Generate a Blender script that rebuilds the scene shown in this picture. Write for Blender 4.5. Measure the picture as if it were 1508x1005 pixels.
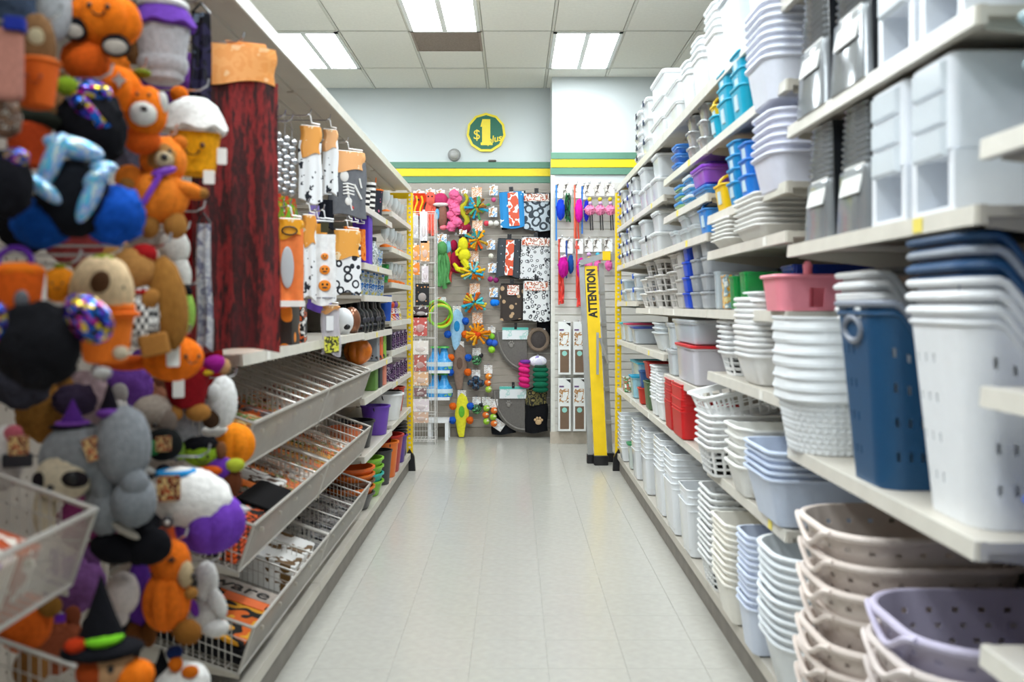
import bpy, math, random
from mathutils import Vector, Matrix, noise
for o in list(bpy.data.objects): bpy.data.objects.remove(o)
S = bpy.context.scene
COL = S.collection
PI = math.pi
random.seed(7)
# ------------------------------------------------------------------ camera, light, exposure
F, CX, CY, CH = 1357.0, 757.0, 450.0, 1.41      # focal length and vanishing point in pixels, eye height
cam = bpy.data.cameras.new('camera'); camo = bpy.data.objects.new('camera', cam); COL.objects.link(camo)
camo.location = (0, 0, CH); camo.rotation_euler = (PI/2, 0, 0)
cam.sensor_width = 36; cam.lens = 36*F/1508
cam.shift_x = (754-CX)/1508; cam.shift_y = -(502.5-CY)/1508
cam.clip_start = .05
cam.dof.use_dof = True; cam.dof.focus_distance = 8.2; cam.dof.aperture_fstop = 2.3
S.camera = camo
w = bpy.data.worlds.new('world'); S.world = w; w.use_nodes = True
w.node_tree.nodes['Background'].inputs[0].default_value = (.8, .88, .9, 1)
w.node_tree.nodes['Background'].inputs[1].default_value = 0      # a closed store: no sky reaches it
TUBE = 15.0           # emission of the fluorescent diffusers
S.view_settings.view_transform = 'Standard'; S.view_settings.look = 'None'
S.view_settings.gamma = 1; S.view_settings.use_curve_mapping = False
S.view_settings.exposure = 0.6
try:
    S.cycles.transparent_max_bounces = 24; S.cycles.max_bounces = 8
except Exception: pass
def P(u, v, Y): return Vector(((u-CX)*Y/F, Y, CH+(CY-v)*Y/F))
# ------------------------------------------------------------------ materials
MATS = {}
def srgb(c):
    if isinstance(c, str):
        c = [int(c[i:i+2], 16)/255 for i in (0, 2, 4)]
    return tuple((x/12.92 if x <= .04045 else ((x+.055)/1.055)**2.4) for x in c)+(1,)
def mat(name, col, rough=.45, kind='plain', metal=0, alpha=1, emit=0, var=.06, scale=30, cols=(), bump=0, bscale=200, spec=.5, thr=.5):
    if name in MATS: return MATS[name]
    m = bpy.data.materials.new(name); MATS[name] = m; m.use_nodes = True
    nt = m.node_tree; N = nt.nodes; L = nt.links; b = N['Principled BSDF']
    c = srgb(col); b.inputs['Base Color'].default_value = c
    b.inputs['Roughness'].default_value = rough; b.inputs['Metallic'].default_value = metal
    b.inputs['Alpha'].default_value = alpha; b.inputs['Specular IOR Level'].default_value = spec
    tc = N.new('ShaderNodeTexCoord')
    if emit:
        b.inputs['Emission Color'].default_value = c; b.inputs['Emission Strength'].default_value = emit
    def ramp(src, stops, const=True):
        r = N.new('ShaderNodeValToRGB'); r.color_ramp.interpolation = 'CONSTANT' if const else 'LINEAR'
        e = r.color_ramp.elements
        while len(e) < len(stops): e.new(.5)
        for k, (p, cc) in enumerate(stops): e[k].position = p; e[k].color = srgb(cc) if not (len(cc) == 4 and not isinstance(cc, str)) else cc
        L.new(src, r.inputs[0]); return r.outputs[0]
    out = None
    if kind == 'plain' and var:
        n = N.new('ShaderNodeTexNoise'); n.inputs['Scale'].default_value = scale; n.inputs['Detail'].default_value = 4
        L.new(tc.outputs['Object'], n.inputs['Vector'])
        lo = tuple(max(0, x*(1-var)) for x in c[:3])+(1,); hi = tuple(min(1, x*(1+var)) for x in c[:3])+(1,)
        out = ramp(n.outputs[0], [(.3, lo), (.7, hi)], False)
    elif kind == 'noise':      # printed blotches
        n = N.new('ShaderNodeTexNoise'); n.inputs['Scale'].default_value = scale; n.inputs['Detail'].default_value = 2
        L.new(tc.outputs['Object'], n.inputs['Vector'])
        k = len(cols); st = [(0, col)]+[(.36+.3*(i+.5)/k, cols[i]) for i in range(k)]
        out = ramp(n.outputs[0], st)
    elif kind in ('spots', 'rings', 'cells'):
        n = N.new('ShaderNodeTexVoronoi'); n.inputs['Scale'].default_value = scale
        L.new(tc.outputs['Object'], n.inputs['Vector'])
        if kind == 'cells':
            sp = N.new('ShaderNodeSeparateColor'); L.new(n.outputs['Color'], sp.inputs[0])
            k = len(cols); out = ramp(sp.outputs[0], [(0, col)]+[((i+1)/(k+1), cols[i]) for i in range(k)])
        elif kind == 'spots': out = ramp(n.outputs['Distance'], [(0, cols[0]), (thr, col)])
        else: out = ramp(n.outputs['Distance'], [(0, col), (thr*.6, cols[0]), (thr, col)])
    elif kind in ('stripex', 'stripey', 'stripez'):
        n = N.new('ShaderNodeTexWave'); n.bands_direction = kind[-1].upper(); n.inputs['Scale'].default_value = scale
        L.new(tc.outputs['Object'], n.inputs['Vector'])
        k = len(cols); out = ramp(n.outputs[0], [(0, col)]+[((i+1)/(k+1), cols[i]) for i in range(k)])
    elif kind == 'check':
        n = N.new('ShaderNodeTexChecker'); n.inputs['Scale'].default_value = scale
        n.inputs[1].default_value = c; n.inputs[2].default_value = srgb(cols[0])
        L.new(tc.outputs['Object'], n.inputs['Vector']); out = n.outputs[0]
    if out is not None: L.new(out, b.inputs['Base Color'])
    if bump:
        n = N.new('ShaderNodeTexNoise'); n.inputs['Scale'].default_value = bscale; n.inputs['Detail'].default_value = 3
        L.new(tc.outputs['Object'], n.inputs['Vector'])
        bp = N.new('ShaderNodeBump'); bp.inputs['Strength'].default_value = bump; bp.inputs['Distance'].default_value = .004
        L.new(n.outputs[0], bp.inputs['Height']); L.new(bp.outputs[0], b.inputs['Normal'])
    return m
def pl(c, rough=.35): return mat('plastic_'+c, c, rough, var=.02)
def fur(c): return mat('plush_'+c, c, .95, bump=1.0, bscale=16, var=.16, scale=5, spec=.12)
def fab(c): return mat('fabric_'+c, c, .9, bump=.4, bscale=300, var=.1, scale=40, spec=.2)
def paper(c): return mat('paper_'+c, c, .5, var=.03)
def clear(c='eaf2f6', a=.42): return mat('clear_%s_%d' % (c, a*100), c, .12, alpha=a, var=0)
STEEL = mat('painted_shelf_steel', 'c3bdb1', .4, var=.04, scale=6)
RAIL = mat('price_rail_plastic', 'd8d4c9', .3, var=.05, scale=15)
KICK = mat('kick_plate_steel', '7d776f', .5, var=.15, scale=8)
PANEL = mat('back_panel_board', 'b7aea2', .7, var=.05, scale=10)
WIRE = mat('grey_wire', 'bdb9b2', .35, metal=.3, var=.05)
CHROME = mat('chrome_wire', 'c9c9cc', .2, metal=.9, var=0)
YEL = mat('yellow_paint', 'f6cf10', .4, var=.05, scale=12)
BLK = pl('17171b'); WHT = pl('f4f6f8')
# ------------------------------------------------------------------ mesh builder
class MB:
    def __init__(s): s.v = []; s.f = []
    def add(s, vs, fs):
        k = len(s.v); s.v += [tuple(p) for p in vs]; s.f += [tuple(i+k for i in q) for q in fs]; return s
    def box(s, x0, x1, y0, y1, z0, z1):
        return s.add([(x, y, z) for z in (z0, z1) for y in (y0, y1) for x in (x0, x1)],
                     [(0, 2, 3, 1), (4, 5, 7, 6), (0, 1, 5, 4), (2, 6, 7, 3), (0, 4, 6, 2), (1, 3, 7, 5)])
    def loft(s, rings, cap0=True, cap1=True, skip=None, closed=True):
        n = len(rings[0]); vs = [p for r in rings for p in r]; fs = []
        for j in range(len(rings)-1):
            for i in range(n if closed else n-1):
                if skip and skip(i, j): continue
                a = j*n+i; b = j*n+(i+1) % n
                fs.append((a, b, b+n, a+n))
        if cap0: fs.append(tuple(range(n-1, -1, -1)))
        if cap1: fs.append(tuple(range((len(rings)-1)*n, len(rings)*n)))
        return s.add(vs, fs)
    def lathe(s, prof, n=24, c=(0, 0, 0), cap0=True, cap1=True, ridge=0, nr=8):
        R = []
        for r, z in prof:
            R.append([(c[0]+r*(1+ridge*(abs(math.cos(nr*PI*i/n))-.6))*math.cos(2*PI*i/n), c[1]+r*(1+ridge*(abs(math.cos(nr*PI*i/n))-.6))*math.sin(2*PI*i/n), c[2]+z) for i in range(n)])
        return s.loft(R, cap0, cap1)
    def ell(s, c=(0, 0, 0), r=(1, 1, 1), seg=20, rings=12, ridge=0, nr=8, lump=0, seed=0):
        R = []
        for j in range(1, rings):
            a = PI*j/rings; ring = []
            for i in range(seg):
                t = 2*PI*i/seg; k = 1+ridge*(abs(math.sin(nr*t/2))-.6)*math.sin(a)
                p = Vector((math.sin(a)*math.cos(t)*k, math.sin(a)*math.sin(t)*k, -math.cos(a)))
                if lump: p *= 1+lump*noise.noise(p*3.1+Vector((seed, 0, 0)))+lump*.7*noise.noise(p*9+Vector((0, seed, 0)))
                ring.append((c[0]+p.x*r[0], c[1]+p.y*r[1], c[2]+p.z*r[2]))
            R.append(ring)
        k = len(s.v); s.loft(R, False, False)
        b = len(s.v); s.v += [(c[0], c[1], c[2]-r[2]*(1-ridge)), (c[0], c[1], c[2]+r[2]*(1-ridge))]
        e = k+(rings-2)*seg
        for i in range(seg):
            s.f.append((b, k+(i+1) % seg, k+i)); s.f.append((b+1, e+i, e+(i+1) % seg))
        return s
    def tube(s, pts, r, n=6, closed=False):
        pts = [Vector(p) for p in pts]; R = []; m = len(pts)
        up = None
        for k, p in enumerate(pts):
            if closed: t = pts[(k+1) % m]-pts[k-1]
            else: t = pts[min(k+1, m-1)]-pts[max(k-1, 0)]
            t.normalize()
            if up is None: up = t.orthogonal().normalized()
            up = (up-t*up.dot(t))
            up = up.normalized() if up.length > 1e-6 else t.orthogonal().normalized()
            q = t.cross(up); rr = r[k] if isinstance(r, (list, tuple)) else r
            R.append([p+(up*math.cos(2*PI*i/n)+q*math.sin(2*PI*i/n))*rr for i in range(n)])
        if closed: R.append(R[0]); return s.loft(R, False, False)
        return s.loft(R)
    def prism(s, poly, a, b, axis='y'):
        def q(p, t): return {'y': (p[0], t, p[1]), 'x': (t, p[0], p[1]), 'z': (p[0], p[1], t)}[axis]
        return s.loft([[q(p, a) for p in poly], [q(p, b) for p in poly]])
    def grid(s, fn, nu, nv):
        vs = [fn(i/nu, j/nv) for j in range(nv+1) for i in range(nu+1)]
        return s.add(vs, [(j*(nu+1)+i, j*(nu+1)+i+1, (j+1)*(nu+1)+i+1, (j+1)*(nu+1)+i) for j in range(nv) for i in range(nu)])
    def mesh(s, name='m', smooth=True, ang=38):
        me = bpy.data.meshes.new(name); me.from_pydata(s.v, [], s.f)
        me.validate()
        import bmesh
        bm = bmesh.new(); bm.from_mesh(me); bmesh.ops.recalc_face_normals(bm, faces=bm.faces); bm.to_mesh(me); bm.free()
        if smooth:
            me.polygons.foreach_set('use_smooth', [True]*len(me.polygons))
            me.set_sharp_from_angle(angle=math.radians(ang))
        me.materials.append(None)
        return me
CACHE = {}
def cm(key, fn):
    if key not in CACHE: CACHE[key] = fn().mesh(str(key[0]) if isinstance(key, tuple) else key)
    return CACHE[key]
def rr(w, d, r, n=4, z=0, c=(0, 0)):
    r = min(r, w/2-1e-4, d/2-1e-4); pts = []
    for k, (sx, sy) in enumerate(((1, 1), (-1, 1), (-1, -1), (1, -1))):
        for i in range(n+1):
            a = PI/2*(k+i/n)
            pts.append((c[0]+sx*(w/2-r)+r*math.cos(a), c[1]+sy*(d/2-r)+r*math.sin(a), z))
    return pts
def rbox(w, d, h, r=.01, e=.004, z=0):
    m = MB(); m.loft([rr(w-2*e, d-2*e, r, 3, z), rr(w, d, r, 3, z+e), rr(w, d, r, 3, z+h-e), rr(w-2*e, d-2*e, r, 3, z+h)]); return m
# ------------------------------------------------------------------ objects
ODD = []
def ob(name, me, m=None, parent=None, loc=(0, 0, 0), rot=(0, 0, 0), sc=(1, 1, 1), label=None, cat=None, group=None, kind=None):
    o = bpy.data.objects.new(name, me); COL.objects.link(o)
    if isinstance(sc, (int, float)): sc = (sc, sc, sc)
    o.location = loc; o.rotation_euler = rot; o.scale = sc
    if me is not None and m is not None:
        sl = o.material_slots[0]; sl.link = 'OBJECT'; sl.material = m
    if parent: o.parent = parent
    if label: o['label'] = label
    if cat: o['category'] = cat
    if group: o['group'] = group
    if kind: o['kind'] = kind
    return o
def thing(name, label, cat, loc=(0, 0, 0), rz=0, group=None, rot=None, sc=1):
    return ob(name, None, None, None, loc, rot or (0, 0, rz), sc, label, cat, group)
def parts(root, lst):
    for it in lst:
        nm, me, m = it[:3]; loc = it[3] if len(it) > 3 else (0, 0, 0); rot = it[4] if len(it) > 4 else (0, 0, 0); sc = it[5] if len(it) > 5 else 1
        o = ob(nm, me, m, root, loc, rot, sc)
        if len(it) > 6: parts(o, it[6])
    return root
def inst(name, lst, label, cat, loc, rz=0, group=None, rot=None, sc=1):
    """a thing: one mesh when it has one part, else an Empty that parents its parts"""
    if len(lst) == 1 and len(lst[0]) == 3:
        return ob(name, lst[0][1], lst[0][2], None, loc, rot or (0, 0, rz), sc, label, cat, group)
    return parts(thing(name, label, cat, loc, rz, group, rot, sc), lst)
ORD = ['topmost', 'second from the top', 'third from the top', 'fourth from the top', 'fifth from the top', 'sixth from the top', 'seventh from the top', 'eighth from the top', 'ninth from the top', 'tenth from the top', 'eleventh from the top', 'twelfth from the top', 'thirteenth from the top', 'fourteenth from the top']
def ordn(k, n): return 'lowest' if (k == n-1 and n > 1) else ORD[k]
def stack(name, lst, label, cat, loc, n, pitch, rz=0, group=None, jit=.004, sc=1):
    """nested stack, loc is the base of the lowest one; the label gets its place in the stack"""
    for k in range(n):
        lab = label+(', '+ordn(n-1-k, n)+(' of its stack' if n-1-k != 0 and k != 0 else ' of the stack') if n > 1 else '')
        l = lst(k) if callable(lst) else lst
        inst(name, l, lab, cat, (loc[0]+random.uniform(-jit, jit), loc[1]+random.uniform(-jit, jit), loc[2]+k*pitch), rz+random.uniform(-.012, .012), group or (label[:48]), None, sc)
def text_mesh(s, size, ext=.001, shear=0, key=None, bold=0):
    k = ('text', s, size, ext, shear)
    if k in CACHE: return CACHE[k]
    cu = bpy.data.curves.new('t', 'FONT'); cu.body = s; cu.size = size; cu.extrude = ext; cu.shear = shear; cu.offset = bold
    cu.align_x = 'CENTER'; cu.align_y = 'CENTER'; cu.resolution_u = 3
    o = bpy.data.objects.new('t', cu); COL.objects.link(o)
    me = bpy.data.meshes.new_from_object(o.evaluated_get(bpy.context.evaluated_depsgraph_get()))
    bpy.data.objects.remove(o)
    me.materials.clear(); me.materials.append(None); CACHE[k] = me; return me
# ------------------------------------------------------------------ the room
ZC = 3.75; YB = 9.92; YC = 9.42; XC = .388
WALL = mat('wall_paint', 'd3dadb', .7, var=.02, scale=2)
FLOORM = mat('vinyl_tile', 'b4b2aa', .22, var=.05, scale=25, bump=.02, bscale=60)
def slab(name, x0, x1, y0, y1, z0, z1, m, kind='structure', **k):
    return ob(name, MB().box(x0, x1, y0, y1, z0, z1).mesh(name, False), m, kind=kind, **k)
floor = slab('floor', -4.2, 4.2, -3, 10.2, -.12, -.003, mat('floor_grout', 'b2b1aa', .4))
tw = .305
tm = (lambda: MB().loft([rr(tw-.0012, tw-.0012, .001, 1, -.003), rr(tw-.0012, tw-.0012, .001, 1, -.0004), rr(tw-.002, tw-.002, .001, 1, 0)], False, True))().mesh('tile', False)
for j in range(26):
    for i in range(-3, 4):
        ob('tile', tm, FLOORM, floor, (-.02+(i)*tw, 2.05+tw*(j+.5), 0))
tm2 = MB()
for x0, x1, y0, y1 in ((-4.2, -1.09, -3, 9.98), (1.05, 4.2, -3, 9.98), (-1.09, 1.05, -3, 2.05)): tm2.box(x0, x1, y0, y1, -.003, 0)
ob('outer_tiles', tm2.mesh('outer_tiles', False), FLOORM, floor, kind='stuff')
slab('wall_left', -4.3, -4.2, -3, 10.2, 0, ZC+.02, WALL)
slab('wall_right', 4.2, 4.3, -3, 10.2, 0, ZC+.02, WALL)
slab('wall_front', -4.3, 4.3, -3.1, -3, 0, ZC+.02, WALL)
wb = slab('wall_back', -4.2, 4.2, YB, YB+.12, 0, ZC+.02, WALL)
wc = slab('wall_column', XC, 4.2, YC, YB, 0, ZC+.02, WALL)
SLAT = mat('slatwall_laminate', 'aaa196', .45, var=.05, scale=5)
SLATW = mat('slatwall_laminate_pale', 'd0cdc6', .45, var=.04, scale=5)
INS = mat('slat_insert', 'd4cfc4', .3, metal=.4, var=0)
# slatwall on the back wall and on the column, each slat a piece of its own
def slats(parent, x0, x1, y, m, z0, z1):
    me = MB().loft([[(x0, a, -.0355), (x1, a, -.0355), (x1, a, .0355), (x0, a, .0355)] for a in (y-.0, y-.016)]).mesh('slat', False)
    n = int((z1-z0)/.0795)
    ob('groove_insert', MB().box(x0, x1, y-.006, y-.001, z0, z0+n*.0795).mesh('ins', False), INS, parent)
    for k in range(n): ob('slat', me, m, parent, (0, 0, z0+.0795*(k+.5)))
slats(wb, -2.6, XC, YB, SLAT, .1, 2.725)
slats(wc, XC+.03, 2.0, YC, SLATW, .12, 2.735)
GRN = mat('stripe_green', '5f8f78', .5, var=.03); YST = mat('stripe_yellow', 'f7dc16', .45, var=.03)
k = 0
for (x0, x1, y, zt) in ((-2.6, XC, YB, 2.952), (XC-.012, 2.0, YC, 2.972)):
    for a, b, m in ((0, .066, GRN), (.072, .152, YST), (.158, .224, GRN)):
        k += 1
        ob('trim_%d' % k, MB().box(x0, x1, y-.02, y+.0, zt-b, zt-a).mesh('t', False), m, kind='structure')
ob('trim_7', MB().box(XC-.012, XC+.03, YC-.02, YC, .12, 2.74).mesh('t', False), mat('corner_bead', 'd9d8cf', .5), kind='structure')
ob('baseboard_back', MB().box(-2.6, XC, YB-.03, YB, 0, .1).mesh('t', False), mat('skirting_taupe', '8e8579', .6), kind='structure')
ob('baseboard_column', MB().box(XC-.02, 2.0, YC-.03, YC, 0, .12).mesh('t', False), mat('skirting_beige', 'c2b7a8', .6), kind='structure')
# ceiling with lay-in tiles
ceil = slab('ceiling', -4.2, 4.2, -3, 10.2, ZC+.012, ZC+.1, mat('ceiling_void', 'c9c8c0', .8))
CT = mat('ceiling_tile', 'ecebe2', .85, var=.03, scale=40, bump=.15, bscale=150)
TB = mat('ceiling_bar', 'd6d5cb', .5)
gx0, gy0, gw, gl = -.89, 9.07, .61, 1.22
LIT = set()
for r in range(0, 11): LIT.add((0, r)) if r % 2 == 1 else [LIT.add(c) for c in ((-2, r), (2, r))]
gx = [gx0+gw*i for i in range(-5, 9)]
cme = {}
bars = MB()
for i in range(-5, 8):
    x = gx0+gw*i
    bars.box(x-.011, x+.011, -3, YB, ZC-.006, ZC+.002)
    for r in range(-1, 10):
        y1 = gy0-gl*r; y0 = y1-gl
        if r == -1: y0, y1 = gy0, YB
        if i == 0: bars.box(-3.94, 3.99, y0-.011, y0+.011, ZC-.006, ZC+.002)
        if (i, r+1-1) in LIT and r >= 0: continue
        segs = [(y0, y1)]
        if (i, r) == (0, -1): segs = [(y0+.03, y1)]
        if (i, r) == (0, 0): segs = [(gy0-.61, y1)]
        for a, b in segs:
            key = ('ctile', round(b-a, 3))
            if key not in cme: cme[key] = MB().loft([rr(gw-.03, b-a-.03, .002, 1, ZC+.012), rr(gw-.03, b-a-.03, .002, 1, ZC-.001), rr(gw-.036, b-a-.036, .002, 1, ZC-.003)]).mesh('ctile', False)
            ob('ceiling_tile', cme[key], CT, ceil, (x+gw/2, (a+b)/2, 0))
ob('grid_bars', bars.mesh('bars', False), TB, ceil)
DIF = mat('lit_diffuser', 'f4fbff', .4, emit=TUBE, var=0)
TRF = mat('troffer_enamel', 'eef1f0', .35, var=0)
fr = MB(); W2, L2 = gw/2-.008, gl/2-.008
for b in ((-W2, W2, -L2, -L2+.03), (-W2, W2, L2-.03, L2), (-W2, -W2+.03, -L2, L2), (W2-.03, W2, -L2, L2)): fr.box(*b, ZC-.016, ZC+.01)
fr = fr.mesh('fr', False)
df = MB()
for k in range(16):   # scalloped prismatic panel
    y = -L2+.03+(2*L2-.06)*k/16; h = (2*L2-.06)/16
    df.loft([[(-.12, y, ZC-.002), (.12, y, ZC-.002)], [(-.12, y+h*.5, ZC-.012), (.12, y+h*.5, ZC-.012)], [(-.12, y+h, ZC-.002), (.12, y+h, ZC-.002)]], False, False, closed=False)
df = df.mesh('df'); br = MB().box(-.022, .022, -L2+.02, L2-.02, ZC-.02, ZC).mesh('br', False)
nl = {(0, 1): 'lit fluorescent ceiling panel ahead of the brown air grille', (2, 0): 'lit fluorescent ceiling panel beside the white column wall', (-2, 0): 'lit fluorescent ceiling panel above the costume shelving'}
RW_ = ['first', 'second', 'third', 'fourth', 'fifth', 'sixth', 'seventh', 'eighth']
for (i, r) in sorted(LIT):
    if gy0-gl*(r+1) < -2.9 or (r > 5 and (i, r) not in ((0, 7), (2, 6), (-2, 6))): continue
    lab = nl.get((i, r)); off = lab is None
    where = {0: 'aisle', -2: 'costume_side', 2: 'storage_side'}[i]
    stem = 'ceiling_light_%s_%s_row' % (where, RW_[r])
    if off: lab = 'lit fluorescent ceiling panel over the %s, %s row from the back wall' % (where.replace('_', ' '), RW_[r])
    t = thing(stem+'_offscreen' if off else 'ceiling_light', lab, 'light', (gx0+gw*(i+.5), gy0-gl*(r+.5), 0), group='fluorescent ceiling panels')
    parts(t, [('frame', fr, TRF), (stem+'_diffuser_one_offscreen' if off else 'diffuser', df, DIF, (-.144, 0, 0)), (stem+'_diffuser_two_offscreen' if off else 'diffuser', df, DIF, (.144, 0, 0)), ('center_bar', br, TRF)])
g = thing('air_grille', 'brown perforated return air grille in the white ceiling', 'vent', (gx0+gw/2, gy0-.305-.61+.0, 0))
g.location.y = gy0-gl+.305
gf = MB()
for b in ((-.3, .3, -.3, -.28), (-.3, .3, .28, .3), (-.3, -.28, -.28, .28), (.28, .3, -.28, .28)): gf.box(*b, ZC-.008, ZC+.005)
gl_ = MB()
for k in range(28): gl_.box(-.28, .28, -.28+.02*k, -.268+.02*k, ZC-.005, ZC+.004)
GB = mat('grille_brown', '9a8b80', .6, var=.15, scale=60)
parts(g, [('frame', gf.mesh('gf', False), GB), ('louver_field', gl_.mesh('gl', False), GB)])
# move: grille sits right beyond the middle light
# sign and small fittings on the back wall
def dodec(r, y0, y1):
    poly = [(r*math.cos(PI/12+2*PI*k/11.0*0+2*PI*k/12), r*math.sin(PI/12+2*PI*k/12)) for k in range(12)]
    return MB().prism(poly, y0, y1)
c = P(716, 196, YB); SG = pl('08694f', .4); SY = mat('sign_yellow', 'f8e12a', .35, var=.02)
t = thing('round_sign', 'twelve-sided green and yellow one dollar plus sign on the wall', 'sign', (c.x, YB, c.z))
poly = lambda r: [(r*math.sin(2*PI*(k+.0)/11+PI/11*0), r*math.cos(2*PI*k/11)) for k in range(11)]
parts(t, [('border', MB().prism(poly(.212), -.03, 0).mesh('b', False), SY), ('face', MB().prism(poly(.186), -.034, -.002).mesh('b', False), SG)])
one = [(-.055, .145), (-.04, .145), (.045, .145), (.045, -.105), (.072, -.105), (.072, -.135), (-.055, -.135), (-.055, -.105), (-.035, -.105), (-.035, .058), (-.055, .058)]
one = [(-.062, .06), (-.04, .142), (.045, .142), (.045, -.108), (.07, -.108), (.07, -.137), (-.058, -.137), (-.058, -.108), (-.043, -.108), (-.043, .06)]
parts(t, [('numeral', MB().prism(one, -.037, -.033).mesh('one', False), SY),
          ('dollar_mark', text_mesh('$', .15, .002), SY, (-.1, -.036, -.028), (PI/2, 0, 0), (1, 1, 1)),
          ('script', text_mesh('plus', .1, .002, .3, bold=.002), SY, (.085, -.039, -.075), (PI/2, -.22, 0))])
c = P(669, 228, YB)
t = thing('security_dome', 'round grey dome fitting on the back wall', 'camera', (c.x, YB, c.z-.005), rot=(PI/2, 0, 0))
parts(t, [('ring', MB().lathe([(.068, 0), (.068, .02), (.058, .035), (.05, .038)], 24).mesh('r'), pl('9a9a98')), ('dome', MB().ell((0, 0, .03), (.05, .05, .045)).mesh('d'), mat('dome_grey', 'b5b5b3', .15, var=0))])
c = P(725, 236, YB)
ob('wall_sensor', MB().add(*[rbox(.085, .03, .022).v, rbox(.085, .03, .022).f]).mesh('s'), pl('4a4038'), None, (c.x, YB-.015, 2.952), label='small dark sensor box sitting on the green stripe', cat='sensor')
# ------------------------------------------------------------------ gondola shelving
BAYS = [7.84-1.22*i for i in range(0, 7)]       # 7.84 6.62 5.40 4.18 2.96 1.74 0.52
XS, XP, BL = .885, 1.335, 1.22
def shelf_mesh():
    m = MB(); e = .004
    m.box(.012, .45, e, BL-e, -.02, 0)
    m.box(-.004, .012, e, BL-e, -.036, .002); return m
def bracket_mesh(): return MB().prism([(.02, -.021), (.45, -.021), (.45, -.085), (.4, -.085), (.02, -.04)], -.0015, .0015)
SHM = shelf_mesh().mesh('shelf', False); BRM = bracket_mesh().mesh('bracket', False)
RLM = MB().prism([(-.012, -.036), (-.004, -.036), (-.004, .002), (-.009, .002)], .01, BL-.01).mesh('rail', False)
BKM = MB().box(0, .02, 0, BL, .12, 2.4).mesh('bk', False)
UPM = MB().box(-.03, .0, -.015, .015, 0, 2.42).mesh('up', False)
DKM = MB().box(-.006, .45, .002, BL-.002, .105, .15).mesh('deck', False)
KKM = MB().box(.012, .03, 0, BL, 0, .105).mesh('kick', False)
def pegholes():
    m = MB(); cy, cz, q, dp = BL/24, (2.4-.12)/46, .0042, .0075
    for i in range(24):
        for j in range(46):
            y, z = cy*(i+.5), .12+cz*(j+.5)
            O = [(0, y-cy/2, z-cz/2), (0, y+cy/2, z-cz/2), (0, y+cy/2, z+cz/2), (0, y-cy/2, z+cz/2)]
            I = [(0, y-q, z-q), (0, y+q, z-q), (0, y+q, z+q), (0, y-q, z+q)]
            D = [(dp, yy, zz) for _, yy, zz in I]
            m.add(O+I+D, [(k, (k+1) % 4, 4+(k+1) % 4, 4+k) for k in range(4)]+[(4+k, 4+(k+1) % 4, 8+(k+1) % 4, 8+k) for k in range(4)])
    return m
PGM = pegholes().mesh('peg', False)
# canopy (top shelf) with stiffening ribs beneath
CPM = MB(); CPM.box(.012, .45, .003, BL-.003, -.018, 0); CPM.box(-.004, .012, .003, BL-.003, -.04, .004)
for q in (.12, .23, .34): CPM.box(q, q+.03, .02, BL-.02, -.032, -.018)
CPM = CPM.mesh('cp', False)
TRM = MB().box(-.012, -.0041, .003, BL-.003, -.042, .006).mesh('tr', False)
TKM = MB().box(-.0135, -.0115, -.022, .022, -.033, -.002).mesh('tk', False)
def bay(side, i, label, shelves, peg=False):
    """local frame: x into the shelf from its front edge, y along the aisle"""
    y0 = BAYS[i]-BL
    t = thing('gondola_bay', label, 'shelving', (side*XS, y0, 0))
    flip = (side, 1, 1)
    def pt(nm, me, m, loc=(0, 0, 0), par=None): return ob(nm, me, m, par or t, (side*loc[0], loc[1], loc[2]), (0, 0, 0), flip if par is None else 1)
    pt('base_deck', DKM, STEEL); pt('kick_plate', KKM, KICK); pt('back_panel', BKM, PANEL, (.46 if peg else .452, 0, 0))
    if peg: pt('pegboard_face', PGM, PANEL, (.452, 0, 0))
    pt('upright', UPM, STEEL, (.452, .0, 0)); 
    if i == 0: pt('upright', UPM, STEEL, (.452, BL-.015, 0))
    s = pt('top_shelf', CPM, STEEL, (0, 0, 2.41))
    ob('price_rail', TRM, RAIL, s)
    for z in shelves:
        s = pt('shelf', SHM, STEEL, (0, 0, z))
        ob('price_rail', RLM, RAIL, s)
        if int(z*100+i) % 3 != 1: ob('price_ticket', TKM, paper(('f2e06a', 'f2f0e8')[int(z*100) % 2]), s, (0, .12+.83*((z*7.3+i*.37) % 1), 0))
        for yb in (.03, BL-.03): ob('bracket', BRM, STEEL, s, (0, yb, 0))
RZ = [[2.06, 1.74, 1.44, 1.12, .71], [2.06, 1.74, 1.39, 1.12, .71], [2.14, 1.92, 1.74, 1.39, 1.01, .71], [2.14, 1.81, 1.65, 1.39, 1.11, .68], [1.98, 1.60, .96], [1.72, 1.256, .77]]
LZ = [[2.086, 1.83, 1.575, 1.294, 1.08, .844, .543], [2.0, 1.66, 1.47, 1.24, 1.04, .859, .517], [1.25], [1.25], [], []]
RL = ['shelving bay of clear latched boxes at the ladder end', 'shelving bay of frosted boxes beside the silver organizers', 'shelving bay holding the red lidded tote and red bins', 'shelving bay holding yellow and turquoise caddies', 'shelving bay holding the navy laundry hamper', 'shelving bay with one blue tub past the white hamper']
LL = ['shelving bay of glassware and purple foil at the yellow post', 'shelving bay of black skull jars and party cups', 'shelving bay with bins below the skeleton tea towel', 'shelving bay with bins below the pumpkin tea towel', 'pegboard bay crowded with hanging plush toys', 'pegboard bay with wire baskets below plush toys']
for i in range(6):
    bay(1, i, RL[i]+' (storage side)' if False else RL[i], RZ[i])
    bay(-1, i, LL[i], LZ[i], peg=i >= 2)
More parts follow.
